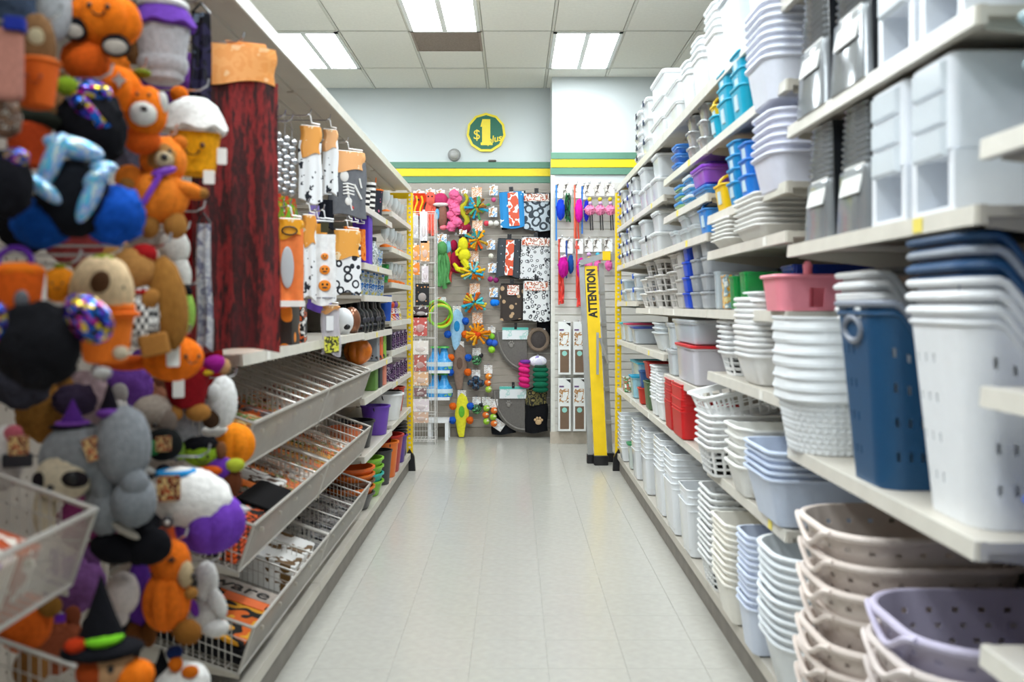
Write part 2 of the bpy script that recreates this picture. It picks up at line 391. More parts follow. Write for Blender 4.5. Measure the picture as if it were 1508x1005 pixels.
# yellow slotted end frames at the aisle ends
def slotted():
    m = MB(); W, n, z0 = .024, 62, .03; p = (2.37-z0)/n; q, hz = .009, .009
    for k in range(n):                       # front plate of a channel with real slots
        z = z0+p*(k+.5)
        for y in (-.012, -.0095):
            O = [(-W, y, z-p/2), (W, y, z-p/2), (W, y, z+p/2), (-W, y, z+p/2)]; I = [(-q, y, z-hz), (q, y, z-hz), (q, y, z+hz), (-q, y, z+hz)]
            m.add(O+I, [(c, (c+1) % 4, 4+(c+1) % 4, 4+c) for c in range(4)])
        A = [(-q, -.012, z-hz), (q, -.012, z-hz), (q, -.012, z+hz), (-q, -.012, z+hz)]
        m.add(A+[(x, -.0095, zz) for x, _, zz in A], [(c, (c+1) % 4, 4+(c+1) % 4, 4+c) for c in range(4)])
    for x0, x1 in ((-W, -W+.0025), (W-.0025, W)): m.box(x0, x1, -.0119, .045, z0, 2.37)
    return m
def endframe(side, label):
    t = thing('end_frame', label, 'frame', (side*(XS+.005), 7.865, 0))
    parts(t, [('slotted_post', slotted().mesh('p', False), YEL), ('top_arm', MB().box(.024, .42, -.012, .012, 2.32, 2.37).mesh('p', False), YEL, (0, 0, 0), (0, 0, 0), (side, 1, 1)), ('foot', MB().prism([(-.05, 0), (.05, 0), (.04, .12), (.0, .19), (-.04, .12)], -.03, .02).mesh('ft', False), BLK)])
endframe(-1, 'yellow slotted end frame beside the glassware shelves')
endframe(1, 'yellow slotted end frame beside the step ladder')
# ------------------------------------------------------------------ wire bins on the costume side
FX = -.84     # front rim
def bin_tier(i, zt, label, divs, group='wire dump bins', y1=None):
    y0 = BAYS[i]-BL+.01; y1 = y1 or BAYS[i]-.01
    t = thing('wire_bin', label, 'bin', (0, 0, 0), group=group)
    h = .15; xb = -1.325; sl = .35; xf = FX; xfb = FX-.05
    def ft(x): return zt+(xf-x)*sl            # rim height over x
    def fb(x): return zt-h+(xfb-x)*sl
    rim = MB().tube([(xf, y0, zt), (xf, y1, zt), (xb, y1, ft(xb)), (xb, y0, ft(xb))], .0062, 6, True)
    rim.tube([(xfb, y0, zt-h), (xfb, y1, zt-h), (xb, y1, fb(xb)), (xb, y0, fb(xb))], .005, 6, True)
    for y in (y0, y1): rim.tube([(xf, y, zt), (xfb, y, zt-h)], .005)
    fw = MB(); n = int((y1-y0)/.0125)
    for k in range(n+1):
        y = y0+(y1-y0)*k/n; fw.tube([(xf, y, zt), (xfb, y, zt-h)], .0017, 4)
    fl = MB(); n2 = int((y1-y0)/.03)
    for k in range(n2+1):
        y = y0+(y1-y0)*k/n2; fl.tube([(xfb, y, zt-h), (xb, y, fb(xb))], .0016, 4)
    for k in range(1, 10):
        x = xfb+(xb-xfb)*k/10; fl.tube([(x, y0, fb(x)), (x, y1, fb(x))], .002, 4)
    ob('rim', rim.mesh('rim'), WIRE, t)
    o = ob('front_wires', fw.mesh('fw'), WIRE, t, kind='stuff')
    ob('floor_wires', fl.mesh('fl'), WIRE, t, kind='stuff')
    def panel(y):
        m = MB(); m.tube([(xf, y, zt), (xb, y, ft(xb))], .0042, 5)
        for k in range(1, 21):
            x = xfb+(xb-xfb)*k/21; m.tube([(x, y, ft(x)), (x, y, fb(x))], .0017, 4)
        for q in (.3, .65): m.tube([(xf-.05*q, y, zt-h*q), (xb, y, ft(xb)-h*q)], .0017, 4)
        return m
    base = panel(0).mesh('divider')
    for y in [y0, y1]+list(divs): ob('divider' if y in divs else 'end_panel', base, WIRE, t, (0, y, 0))
    clip = MB().box(-.004, .012, -.004, .004, -.006, .006).mesh('clip', False)
    for k in range(5): ob('clip', clip, STEEL, t, (xf-.012, y0+.12+k*.24, zt-.04))
    brk = MB().prism([(xb, fb(xb)-.012), (xfb, zt-h-.008), (xfb, zt-h-.02), (xb, fb(xb)-.09)], -.002, .002).mesh('brk', False)
    for y in (y0+.012, y1-.012): ob('bracket', brk, STEEL, t, (0, y, 0))
TZ = [1.03, .70, .37]
nm = ['upper', 'middle', 'lower']
bl = {2: 'beyond the black doormats', 3: 'next to the plush toys', 5: 'full of orange candy bags'}
for i in (2, 3):
    for k in range(3):
        y0 = BAYS[i]-BL; d = {(2, 0): (.2, .4, .55, .7, .85, 1.0), (2, 1): (.25, .5, .75, 1.0), (2, 2): (.3, .6, .9), (3, 0): (.6, .75, .9, 1.05), (3, 1): (.95,), (3, 2): (.62, .9)}[(i, k)]
        bin_tier(i, TZ[k], '%s grey wire dump bin %s' % (nm[k], bl[i]), [y0+q for q in d])
bin_tier(5, 1.0, 'grey wire basket full of orange candy bags', [1.2], y1=1.85)
bin_tier(5, .67, 'grey wire basket below the basket of candy bags', [1.2], y1=1.85)
# ------------------------------------------------------------------ container prefabs (local x into the shelf, y along the aisle)
def tub(w, d, h, t=.03, r=.04, rim=.012, wall=.0025, wave=0, rh=.012, n=6):
    """open nesting tub: outside wall, rolled rim, inside wall and floor"""
    def zz(ring, z): return [(x, y, z+(wave*(math.cos(PI*2*x/w)*.5+.5)*(-1) if wave else 0)) for x, y, _ in ring]
    w0, d0 = w-2*t, d-2*t
    R = [zz(rr(w0-.02, d0-.02, r*.8, n), 0), zz(rr(w0, d0, r*.8, n), .008)]
    if wave: R = [[(x, y, z if z else z) for x, y, z in rr(w0-.02, d0-.02, r*.8, n)], [(x, y, .008) for x, y, z in rr(w0, d0, r*.8, n)]]
    a = 2*rim
    R += [zz(rr(w, d, r, n), h-rh), zz(rr(w+a*.7, d+a*.7, r+rim, n), h-rh), zz(rr(w+a, d+a, r+rim, n), h-rh*.6), zz(rr(w+a*.9, d+a*.9, r+rim, n), h-rh*.15), zz(rr(w+a*.4, d+a*.4, r+rim, n), h), zz(rr(w-2*wall, d-2*wall, r, n), h-.002),
          [(x, y, .012) for x, y, _ in rr(w0-2*wall, d0-2*wall, r*.8, n)]]
    return MB().loft(R)
def perim(w, d, r, ts):
    """points on a rounded rectangle at fractions ts of its perimeter, starting mid +x side"""
    s = [d/2-r, r*PI/2, w-2*r, r*PI/2, d-2*r, r*PI/2, w-2*r, r*PI/2, d/2-r]; L = sum(s); out = []
    for t in ts:
        q = (t % 1)*L; k = 0
        while k < 8 and q > s[k]: q -= s[k]; k += 1
        a = q/r if r else 0
        out.append([(w/2, q), (w/2-r+r*math.cos(a), d/2-r+r*math.sin(a)), (w/2-r-q, d/2), (-w/2+r-r*math.sin(a), d/2-r+r*math.cos(a)), (-w/2, d/2-r-q),
                    (-w/2+r-r*math.cos(a), -d/2+r-r*math.sin(a)), (-w/2+r+q, -d/2), (w/2-r+r*math.sin(a), -d/2+r-r*math.cos(a)), (w/2, -d/2+r+q)][k])
    return out
def perf(w, d, h, t, r, N, rows, hole, thick=.003, wave=0, dr=None, wfun=None, floor=True):
    """perforated basket wall: real openings where hole(i, j) is true; both faces built"""
    if isinstance(N, int): ts = [i/N for i in range(N)]
    else: ts = N
    n = len(ts); m = MB()
    def ring(z, off):
        q = z/h; ww = w-2*t*(1-q)-2*off; dd = d-2*t*(1-q)-2*off; pts = perim(ww, dd, max(.005, r-off), ts)
        return [(x, y, z-(wave*(wfun(x, y, w, d) if wfun else 0))*q**3) for x, y in pts]
    A = [ring(z, 0) for z in rows]; B = [ring(z, thick) for z in rows]; k = len(m.v)
    m.v += [p for R in A for p in R]; nb = len(m.v); m.v += [p for R in B for p in R]
    J = len(rows)-1
    def solid(i, j): return 0 <= j < J and not hole(i % n, j)
    for j in range(J):
        for i in range(n):
            if not solid(i, j): continue
            a, b = j*n+i, j*n+(i+1) % n
            m.f.append((k+a, k+b, k+b+n, k+a+n)); m.f.append((nb+b, nb+a, nb+a+n, nb+b+n))
            if not solid(i, j-1) and j > 0: m.f.append((k+a, nb+a, nb+b, k+b))
            if not solid(i, j+1): m.f.append((k+a+n, k+b+n, nb+b+n, nb+a+n))
            if not solid(i-1, j): m.f.append((k+a, k+a+n, nb+a+n, nb+a))
            if not solid(i+1, j): m.f.append((k+b, nb+b, nb+b+n, k+b+n))
    if floor: m.f.append(tuple(nb+i for i in range(n))); m.f.append(tuple(k+i for i in range(n-1, -1, -1)))
    return m
def rimtube(w, d, h, r, rad, wave=0, wfun=None, N=64):
    return MB().tube([(x, y, h-(wave*wfun(x, y, w, d) if wave else 0)) for x, y in perim(w, d, r, [i/N for i in range(N)])], rad, 8, True)
def gridts(nx, ny, w, d, bar=.004):
    """fractions for alternating bars and gaps round a basket"""
    n = 2*(nx+ny); ts = []
    for i in range(n): ts += [(i-.13)/n, (i+.13)/n]
    return ts
# --- the kinds
def K_tub(c, w=.36, d=.3, h=.14, t=.03, r=.05, rim=.012, wave=0, rh=.012, rough=.35):
    return [('tub', cm(('tub', w, d, h, t, r, rim, wave, rh), lambda: tub(w, d, h, t, r, rim, wave=wave, rh=rh)), pl(c, rough))]
def K_tray(c, w=.38, d=.3, h=.045): return [('tray', cm(('tray', w, d, h), lambda: tub(w, d, h, .02, .03, .014, rh=.008)), pl(c))]
def K_caddy(c, w=.17, d=.15, h=.13, handle=True):
    b = cm(('caddy', w, d, h), lambda: tub(w, d, h, .016, .03, .007, rh=.01))
    hm = cm(('caddyh', w, d, h), lambda: MB().tube([(-w/2+.004, 0, h-.02)]+[(-(w/2-.004)*math.cos(PI*k/10), 0, h+.055*math.sin(PI*k/10)) for k in range(11)]+[(w/2-.004, 0, h-.02)], .007, 6))
    lb = cm(('caddyl', w, d, h), lambda: MB().box(-w/2+.004, -w/2+.007, -.03, .03, h*.35, h*.8))
    L = [('tub', b, pl(c))]
    if handle: L.append(('handle', hm, pl(c)))
    L.append(('price_label', cm(('lbl', w), lambda: MB().prism([(-w/2+.006, h*.3), (-w/2+.0125, h*.3), (-w/2+.005, h*.75), (-w/2+.0, h*.75)], -.025, .025)), paper('c9dfe8')))
    return L
def K_grid(c, w=.36, d=.27, h=.13, nx=8, ny=6, nr=4):
    rows = [0, .012]; 
    for k in range(nr): rows += [.012+(h-.03)*(k+.82)/nr, .012+(h-.03)*(k+1)/nr]
    rows.append(h)
    ts = gridts(nx, ny, w, d)
    b = cm(('grid', w, d, h, nx, ny, nr), lambda: perf(w, d, h, .025, .035, ts, rows, lambda i, j: i % 2 == 1 and j % 2 == 1 and j < 2*nr, .004))
    rm = cm(('gridrim', w, d, h), lambda: rimtube(w+.008, d+.008, h-.003, .04, .006))
    return [('basket_wall', b, pl(c)), ('rim', rm, pl(c))]
def K_woven(c='e9edef', w=.36, d=.32, h=.2):
    def f():
        m = MB(); rings = []; ts = [i/176 for i in range(176)]
        for k in range(61):
            z = h*.82*k/60; q = z/h; ww = w-.06*(1-q); dd = d-.06*(1-q); bnd = k//6
            dip = .022 if k % 6 == 0 else 0
            rings.append([(x*(1-dip+(.014*math.sin((i+(k % 6-3)*(.35 if bnd % 2 else -.35))*PI*.5) if not dip else 0)), y*(1-dip+(.014*math.sin((i+(k % 6-3)*(.35 if bnd % 2 else -.35))*PI*.5) if not dip else 0)), z) for i, (x, y) in enumerate(perim(ww, dd, .11, ts))])
        inner = [[(x, y, z) for x, y in perim(ww, dd, .1, ts)] for ww, dd, z in ((w-.02, d-.02, h*.82), (w-.075, d-.075, .01))]
        return m.loft(rings+inner)
    def g():
        ts = [i/72 for i in range(72)]; R = []
        for e, z in ((-.012, .79), (.008, .8), (.016, .83), (.008, .95), (.02, .97), (.02, 1), (0, 1), (-.012, .9), (-.02, .79)):
            R.append([(x, y, h*z) for x, y in perim(w+e, d+e, .115, ts)])
        return MB().loft(R+[R[0]], False, False)
    return [('woven_body', cm(('woven', w, d, h), f), pl(c, .55)), ('rim', cm(('wovenr', w, d, h), g), pl(c))]
def K_oval(c, w=.5, d=.36, h=.24):
    rows = [0, .02, .05, .062, .085, .097, .12, .132, .155, .167, .19, .202, h]
    b = cm(('oval', w, d, h), lambda: perf(w, d, h, .045, .13, 96, rows, lambda i, j: (j in (2, 4, 6, 8)) and (i+(j % 4)) % 4 == 0 or (j == 10 and i % 4 == 1), .003))
    rm = cm(('ovalr', w, d, h), lambda: rimtube(w+.012, d+.012, h-.006, .136, .0105))
    hd = cm(('ovalh', w, d, h), lambda: MB().tube([(x*1.02, y, h-.004-.05*math.cos(PI*(k-6)/12)**2) for k, (x, y) in enumerate(perim(w+.02, d+.02, .13, [.5+(k-6)/12*.16 for k in range(13)]))], .008, 6))
    return [('basket_wall', b, pl(c, .45)), ('rim', rm, pl(c, .45)), ('grip', hd, pl(c, .45))]
HW = lambda x, y, w, d: min(1, max(0, .5-.5*math.cos(2*PI*min(.5, abs(abs(y)/d-.5)))))*1.0
def hamper_wave(x, y, w, d):     # the rim dips between raised ends in x
    q = abs(x)/(w/2); return (1-max(0, min(1, (q-.35)/.4))**2*(3-2*max(0, min(1, (q-.35)/.4))))
def K_hamper(c, rimc, w=.4, d=.3, h=.5, low=True, grip=True, inner=False):
    """tall laundry hamper: rows of slots in the walls, rim raised at both ends"""
    rows = [0, .03]; z = .07
    for k in range(4): rows += [z, z+.022]; z += .085
    rows += [h-.085, h-.045, h]
    NH = 140
    def slot(i, j):
        t_ = i/NH
        if j == 11 and (.462 < t_ < .538) and grip: return True
        return j in (2, 4, 6, 8) and i % 4 == 0 and (.4 < t_ < .505 or .9 < t_ or .6 < t_ < .725 or .12 < t_ < .2)
    b = cm(('hamper', w, d, h, grip), lambda: perf(w, d, h, .035, .06, NH, rows, slot, .004, .075, wfun=hamper_wave))
    rm = cm(('hamperr', w, d, h), lambda: rimtube(w+.004, d+.004, h-.002, .062, .009, .075, hamper_wave, 88))
    bd = cm(('hamperb', w, d, h), lambda: rimtube(w-.002, d-.002, h-.026, .06, .006, .075, hamper_wave, 88))
    gr = cm(('hamperg',), lambda: MB().tube([(.0, .056*math.cos(2*PI*k/20), .03*math.sin(2*PI*k/20)) for k in range(20)], .0085, 8, True))
    gd = cm(('hamperd',), lambda: MB().tube([(.0, .026*math.cos(2*PI*k/16), .026*math.sin(2*PI*k/16)) for k in range(16)], .005, 6, True))
    L = [('hamper_wall', b, pl(c, .4), (0, 0, 0), (0, 0, 0), (.95, .93, 1) if inner else 1), ('rim', rm, pl(rimc, .4)), ('lower_rim', bd, pl(c, .4))]
    if grip: L.append(('grip', gr, pl(rimc, .4), (-w/2+.003, 0, h-.066), (0, -.07, 0)))
    if inner: return L
    for k in range(4): L.append(('round_dimple', gd, pl(c, .4), (.08, -d/2+.032*(1-(h-.14-.09*k)/h)-.001, h-.14-.09*k), (0, 0, PI/2)))
    return L
def K_tote(c='f2f6f8', lid='f1f5f7', latch=None, w=.38, d=.28, h=.16, a=.5, la=None, bands=True):
    a = min(.9, a+.18)
    """clear storage tote with lid and latches"""
    b = cm(('tote', w, d, h), lambda: tub(w, d, h-.012, .011, .03, .008))
    def l():
        return MB().loft([rr(w+.02, d+.02, .04, 4, h-.014), rr(w+.026, d+.026, .04, 4, h-.006), rr(w+.024, d+.024, .04, 4, h), rr(w-.03, d-.03, .03, 4, h), rr(w-.045, d-.045, .03, 4, h-.006)])
    L = [('tub', b, clear(c, a)), ('lid', cm(('totel', w, d, h), l), clear(lid, la) if la else pl(lid))]
    if latch:
        lm = cm(('latch', ), lambda: MB().box(-.006, .004, -.016, .016, -.034, .004))
        L += [('latch', lm, pl(latch), (-w/2-.012, 0, h)), ('latch', lm, pl(latch), (0, -d/2-.012, h), (0, 0, PI/2))]
    return L
def K_tall(c='f2f6f9', w=.3, d=.22, h=.34, a=.72):
    return [('tub', cm(('tall', w, d, h), lambda: tub(w, d, h, .016, .03, .005, rh=.008)), clear(c, min(.93, a+.22)))]
# ------------------------------------------------------------------ the storage side
def R(lst_or_stack): pass
def put(name, L, label, cat, x0, Y, z, n=1, pitch=.03, w=.36, rz=0, group=None, jit=.004, sc=1):
    stack(name, L, label, cat, (x0+w*sc/2, Y, z+.0008), n, pitch, rz, group, jit, sc)
G = 'stacks on the storage shelves'
# top of the gondola
put('storage_tote', K_tote(latch='23304a', w=.36, d=.3, h=.13), 'clear latched box on top beside big frosted totes', 'box', .9, 6.3, 2.41, 3, .131, w=.36)
put('storage_tote', K_tote(latch='2b2f3a', w=.36, d=.3, h=.075), 'thin clear box on top nearest the column wall', 'box', .9, 6.66, 2.41, 5, .076, w=.36)
put('storage_tote', K_tote(w=.42, d=.5, h=.135, a=.75), 'big frosted tote on top of the shelving', 'tote', .89, 5.72, 2.41, 3, .136, w=.42)
put('storage_tote', K_tote(w=.42, d=.4, h=.12, a=.75), 'shorter frosted tote on top beside wavy white tubs', 'tote', .89, 5.2, 2.41, 2, .121, w=.42)
put('wavy_tub', K_tub('eef2f4', .36, .2, .2, .02, .04, .01, wave=.02), 'narrow white wavy tub on top of the shelving', 'tub', .89, 4.82, 2.41, 3, .032)
put('wavy_tub', K_tub('eef2f4', .36, .22, .2, .02, .04, .01, wave=.02), 'white wavy tub on top above the foil stacks', 'tub', .89, 4.52, 2.41, 4, .032)
put('wavy_tub', K_tub('f2f5f6', .36, .24, .22, .02, .04, .01, wave=.02), 'white wavy tub on top above turquoise caddies', 'tub', .89, 4.2, 2.41, 5, .034)
put('storage_tub', K_tub('e2ecf4', .4, .36, .26, .03, .06, .014), 'pale blue deep tub on top of the shelving', 'tub', .87, 3.75, 2.41, 3, .04, w=.4)
put('storage_tub', K_tub('eef3f7', .4, .36, .28, .03, .06, .014), 'white deep tub on top above dishpans', 'tub', .86, 3.3, 2.41, 2, .05, w=.4)
# far bays: clear latched boxes
def latched(Y0, Y1, z, zt, tag, d=.2, h=.1, latches=('2a3f8c', '22262f')):
    k = 0; Y = Y1-d/2-.015; nd = max(1, int((Y1-Y0)/(d+.035)))
    names = ['by yellow frame', 'second column', 'third column', 'fourth column', 'fifth column', 'sixth column']
    for c in range(nd):
        n = int((zt-z-.04)/h)-(1 if (c*7+int(z*10)) % 3 == 0 else 0); n = max(1, n)
        put('latched_box', K_tote(latch=latches[c % 2], w=.34, d=d, h=h-.001, a=.42, lid='f4f8fa' if c % 3 else 'eef5f8'), 'clear latched box %s shelf, %s' % (tag, names[c]), 'box', .895, Y, z, n, h, w=.34)
        Y -= d+.035
latched(6.66, 7.8, 2.06, 2.41, 'on top', .22, .1)
latched(5.42, 6.6, 2.06, 2.41, 'on upper', .26, .15, (None, None))
latched(6.66, 7.8, 1.74, 2.06, 'on second', .2, .09)
latched(5.42, 6.6, 1.74, 2.06, 'on middle', .26, .13, (None, '22262f'))
put('storage_tote', K_tote('dfe8ee', 'f2f4f5', None, .3, .3, .1, .6), 'white lidded box above the teal lidded boxes', 'box', .9, 7.3, 1.44, 1, .1, w=.3)
put('storage_tote', K_tote('cfe0ea', 'e9eff2', '2a5fc0', .3, .2, .09, .5), 'clear box with blue latches under latched boxes', 'box', .9, 7.6, 1.44, 2, .091, w=.3)
put('storage_tote', K_tote('dfe8ee', 'f2f4f5', '2a5fc0', .3, .22, .1, .5), 'clear box with blue latches beside grey slatted baskets', 'box', .9, 6.88, 1.44, 2, .101, w=.3)
put('slat_basket', K_grid('d9d6d2', .34, .24, .11, 7, 6, 2), 'pale grey slatted basket beside the blue letter trays', 'basket', .895, 5.85, 1.39, 3, .1)
put('slat_basket', K_grid('cfccc9', .34, .22, .11, 7, 6, 2), 'light grey slatted basket near the ladder end', 'basket', .895, 6.25, 1.39, 3, .1)
put('slat_basket', K_grid('e6e3de', .34, .22, .1, 7, 6, 2), 'off-white slatted basket beside the grey ones', 'basket', .895, 6.5, 1.39, 2, .1)
# foil and boxes in the fourth bay
FOIL = mat('shrink_wrap_silver', 'c4c8cc', .18, metal=.55, var=.3, scale=25, bump=.8, bscale=40)
DKW = mat('smoky_plastic', '5b6068', .2, var=.3, scale=20, alpha=.85)
def K_foil(m=FOIL, w=.34, d=.14, h=.085):
    return [('wrapped_tray', cm(('foil', w, d, h), lambda: tub(w, d, h, .015, .03, .008)), m)]
put('wrapped_tray', K_foil(), 'silver shrink wrapped tray by turquoise caddies', 'tray', .895, 4.5, 2.14, 3, .082)
put('wrapped_tray', K_foil(), 'silver shrink wrapped tray beside small blue boxes', 'tray', .895, 4.78, 2.14, 3, .08)
put('snap_box', K_tote('4f8fd8', '2f79cc', None, .26, .18, .05, .8), 'small blue snap box beside the silver trays', 'box', .895, 5.12, 2.14, 3, .051, w=.26)
put('snap_box', K_tote('a35fd6', '8f3fd0', None, .26, .3, .09, .85), 'purple lidded box on the fourth shelf', 'box', .88, 4.42, 1.975, 1, .07, w=.26)
put('snap_box', K_tote('3b8fd6', '2f79cc', None, .26, .3, .05, .8), 'blue lidded box under the purple box', 'box', .895, 4.42, 1.92, 1, .05, w=.26)
put('snap_box', K_tote('3fa0e0', 'dfe9f0', None, .26, .22, .05, .8), 'blue box with white lid beside the purple box', 'box', .895, 4.76, 1.92, 3, .051, w=.26)
put('snap_box', K_tote('9ccf8e', '3b8fd6', None, .26, .2, .045, .8), 'green box with blue lid beside blue boxes', 'box', .895, 5.02, 1.92, 3, .046, w=.26)
put('snap_box', K_tote('b8a0e0', '7f4fc0', None, .22, .16, .05, .8), 'small violet lidded box atop the green boxes', 'box', .96, 4.62, 2.08, 1, .05, w=.22)
put('handled_caddy', K_caddy('2f86d8', .3, .2, .12), 'bright blue handled caddy beside clear tubs', 'caddy', .88, 4.33, 1.74, 1, .05, w=.3)
put('clear_tub', K_tote('e6eef2', 'e9eff2', None, .3, .2, .07, .4, .5), 'small clear lidded tub beside the blue caddy', 'tub', .895, 4.62, 1.74, 2, .071, w=.3)
put('clear_tub', K_tote('e6eef2', 'e9eff2', None, .3, .2, .07, .4, .5), 'small clear lidded tub second from the blue caddy', 'tub', .895, 4.88, 1.74, 2, .071, w=.3)
put('clear_tub', K_tote('e6eef2', 'dfe9ee', None, .3, .2, .08, .45, .6), 'small clear lidded tub third from the blue caddy', 'tub', .895, 5.16, 1.74, 1, .071, w=.3)
put('letter_tray', K_tub('1f4fd0', .34, .13, .085, .01, .02, .006), 'royal blue stacking tray beside grey trays', 'tray', .89, 4.85, 1.39, 4, .082)
put('letter_tray', K_tub('9aa0a8', .34, .15, .085, .01, .02, .006), 'grey stacking tray beside royal blue trays', 'tray', .89, 4.62, 1.39, 4, .082)
put('letter_tray', K_tub('a8adb3', .34, .15, .085, .01, .02, .006), 'mid grey stacking tray beside the green boxes', 'tray', .89, 4.38, 1.39, 4, .082)
put('letter_tray', K_tub('b9b6b2', .34, .16, .085, .01, .02, .006), 'taupe stacking tray beside royal blue trays', 'tray', .89, 5.05, 1.39, 4, .075)
put('slat_basket', K_grid('c9c6c2', .34, .22, .11, 7, 6, 2), 'light grey slatted basket touching taupe trays', 'basket', .89, 5.27, 1.39, 3, .1)
# third bay (turquoise caddies, yellow baskets)
TQ = '16b0d4'
put('handled_caddy', K_caddy(TQ, .2, .12, .11, False), 'turquoise caddy under the yellow caddy', 'caddy', .885, 4.1, 2.14, 1, .06, w=.2)
put('handled_caddy', K_caddy('f4c91a', .2, .12, .08), 'small yellow caddy on the turquoise caddies', 'caddy', .885, 4.1, 2.215, 1, .06, w=.2)
put('handled_caddy', K_caddy(TQ, .22, .19, .13, False), 'turquoise caddy in the middle row on the shelf', 'caddy', .88, 3.9, 2.14, 3, .06, w=.22)
put('handled_caddy', K_caddy(TQ, .22, .19, .13, False), 'turquoise caddy beside white dishpans', 'caddy', .875, 3.64, 2.14, 3, .066, w=.22)
put('handled_caddy', K_caddy('1fbcb4', .2, .12, .11, False), 'sea green caddy tucked beside dishpans', 'caddy', .9, 3.45, 2.14, 1, .06, w=.2)
put('dishpan', K_tub('e6eaf6', .36, .3, .15, .022, .06, .012), 'lavender white dishpan beside turquoise caddies', 'dishpan', .83, 3.17, 2.09, 8, .026)
put('handled_caddy', K_caddy('f6c912', .24, .19, .12), 'bright yellow caddy on the shelf of blue caddies', 'caddy', .88, 3.98, 1.81, 1, .05, w=.24)
put('handled_caddy', K_caddy('1596d6', .22, .16, .1, False), 'azure caddy stacked beside the yellow caddy', 'caddy', .885, 3.76, 1.81, 4, .055, w=.22)
put('handled_caddy', K_caddy('1f7fe0', .22, .16, .1, False), 'cobalt caddy stacked beside white dishpans', 'caddy', .885, 3.56, 1.81, 3, .062, w=.22)
put('handled_caddy', K_caddy('14a79c', .2, .12, .1, False), 'teal caddy perched behind the white dishpans', 'caddy', .92, 3.38, 1.99, 1, .06, w=.2)
put('dishpan', K_tub('e2e5f4', .36, .3, .13, .024, .06, .012), 'lavender white dishpan above the white trays', 'dishpan', .85, 3.16, 1.79, 6, .028)
put('wrapped_tray', K_foil(DKW, .3, .13, .06), 'smoky grey tray behind the yellow caddy', 'tray', 1.05, 4.06, 1.81, 5, .06, w=.3)
put('serving_tray', K_tray('eeede8', .36, .3, .04), 'ivory flat tray in the lower pile', 'tray', .875, 3.9, 1.65, 6, .017)
put('serving_tray', K_tray('efeeea', .4, .36, .05), 'ivory wide tray in the taller pile', 'tray', .865, 3.42, 1.65, 7, .019, w=.4)
GC = clear('1f9a4a', .8)
def K_box(m, w, d, h, lid=True): return [('box_body', cm(('gbox', w, d, h), lambda: tub(w, d, h, .006, .015, .004)), m)]
put('organizer_box', K_box(GC, .3, .1, .15), 'green translucent organizer box beside white trays', 'box', .9, 3.62, 1.39, 1, .1, w=.3)
put('organizer_box', K_box(GC, .3, .1, .14), 'green translucent organizer box in a printed sleeve', 'box', .9, 3.82, 1.39, 1, .1, w=.3)
put('organizer_box', K_box(mat('sleeve_print', 'e8d9a0', .4, 'noise', cols=('e0a030', '8fb0c0', 'f0f0ea'), scale=30), .3, .07, .15), 'organizer box in yellow printed sleeve', 'box', .9, 3.98, 1.39, 1, .1, w=.3)
put('organizer_box', K_box(clear('d7e3ea', .5), .3, .08, .17), 'tall clear organizer box beside the grey trays', 'box', .9, 4.1, 1.39, 1, .1, w=.3)
put('organizer_box', K_box(clear('2347b0', .8), .3, .18, .17), 'dark blue organizer box behind the pink caddy', 'box', 1.02, 3.45, 1.39, 1, .1, w=.3)
put('serving_tray', K_tray('f2f4f5', .24, .18, .04), 'small white tray beside the pink caddy', 'tray', .88, 3.43, 1.39, 2, .03, w=.24)
# pink caddy with a post handle and a cut-out
pk = pl('f2919f')
def pinkwall(): return perf(.26, .2, .115, .012, .03, 64, [0, .012, .06, .075, .115], lambda i, j: j in (1, 2) and 46 <= i <= 49, .004)
inst('shower_caddy', [('caddy_wall', cm(('pk',), pinkwall), pk), ('rim', cm(('pkr',), lambda: rimtube(.268, .208, .113, .034, .006)), pk),
     ('handle', cm(('pkh',), lambda: MB().lathe([(.02, 0), (.016, .1), (.014, .135), (.016, .15), (.011, .162), (.002, .167)], 16)), pk)], 'pink shower caddy with a post handle', 'caddy', (.975, 3.06, 1.392))
# white baskets under the pink caddy
put('slat_basket', K_grid('f1f3f4', .3, .2, .1, 6, 5, 3), 'small white slatted basket with square grips', 'basket', .9, 3.98, 1.11, 8, .022, w=.3)
put('storage_basket', K_tub('f3f4f4', .36, .3, .12, .03, .05, .012, rh=.016), 'white ribbed basket under the pink caddy', 'basket', .87, 3.5, 1.11, 11, .021)
put('woven_basket', K_woven(), 'white woven basket beside the navy hamper', 'basket', .83, 2.86, .96, 7, .036, w=.36)
# big totes with red lid
put('storage_tote', K_tote('e8e6ee', 'd5262e', None, .4, .5, .2, .5), 'large clear tote with a red lid', 'tote', .875, 4.75, 1.01, 1, .2, w=.4)
put('storage_tote', K_tote('dbe5ee', 'e4ebf0', None, .4, .56, .125, .5, .7), 'large clear tote on the red lidded tote', 'tote', .875, 4.79, 1.211, 1, .2, w=.4)
put('clear_tub', K_tote('e6eef2', 'eef2f4', None, .3, .2, .15, .45, .6), 'upright clear lidded tub behind the large totes', 'tub', .89, 5.26, 1.01, 2, .15, w=.3)
put('clear_tub', K_tub('dfe6ea', .34, .3, .12), 'white tub beside the large clear totes', 'tub', .9, 5.9, 1.12, 3, .03)
put('storage_tote', K_tote('e3ecf0', '26b5c4', None, .3, .22, .15, .45), 'clear box with teal lid at the yellow frame', 'box', .89, 7.62, 1.12, 1, .1, w=.3)
put('storage_tote', K_tote('e3ecf0', 'd24a6a', None, .3, .26, .15, .45), 'clear box with pink lid at the yellow frame', 'box', .89, 7.3, 1.12, 1, .1, w=.3)
put('storage_tote', K_tote('d6dfe6', '3a4f9a', None, .3, .26, .13, .45), 'clear box with navy lid next to the pink lid', 'box', .89, 6.92, 1.12, 1, .1, w=.3)
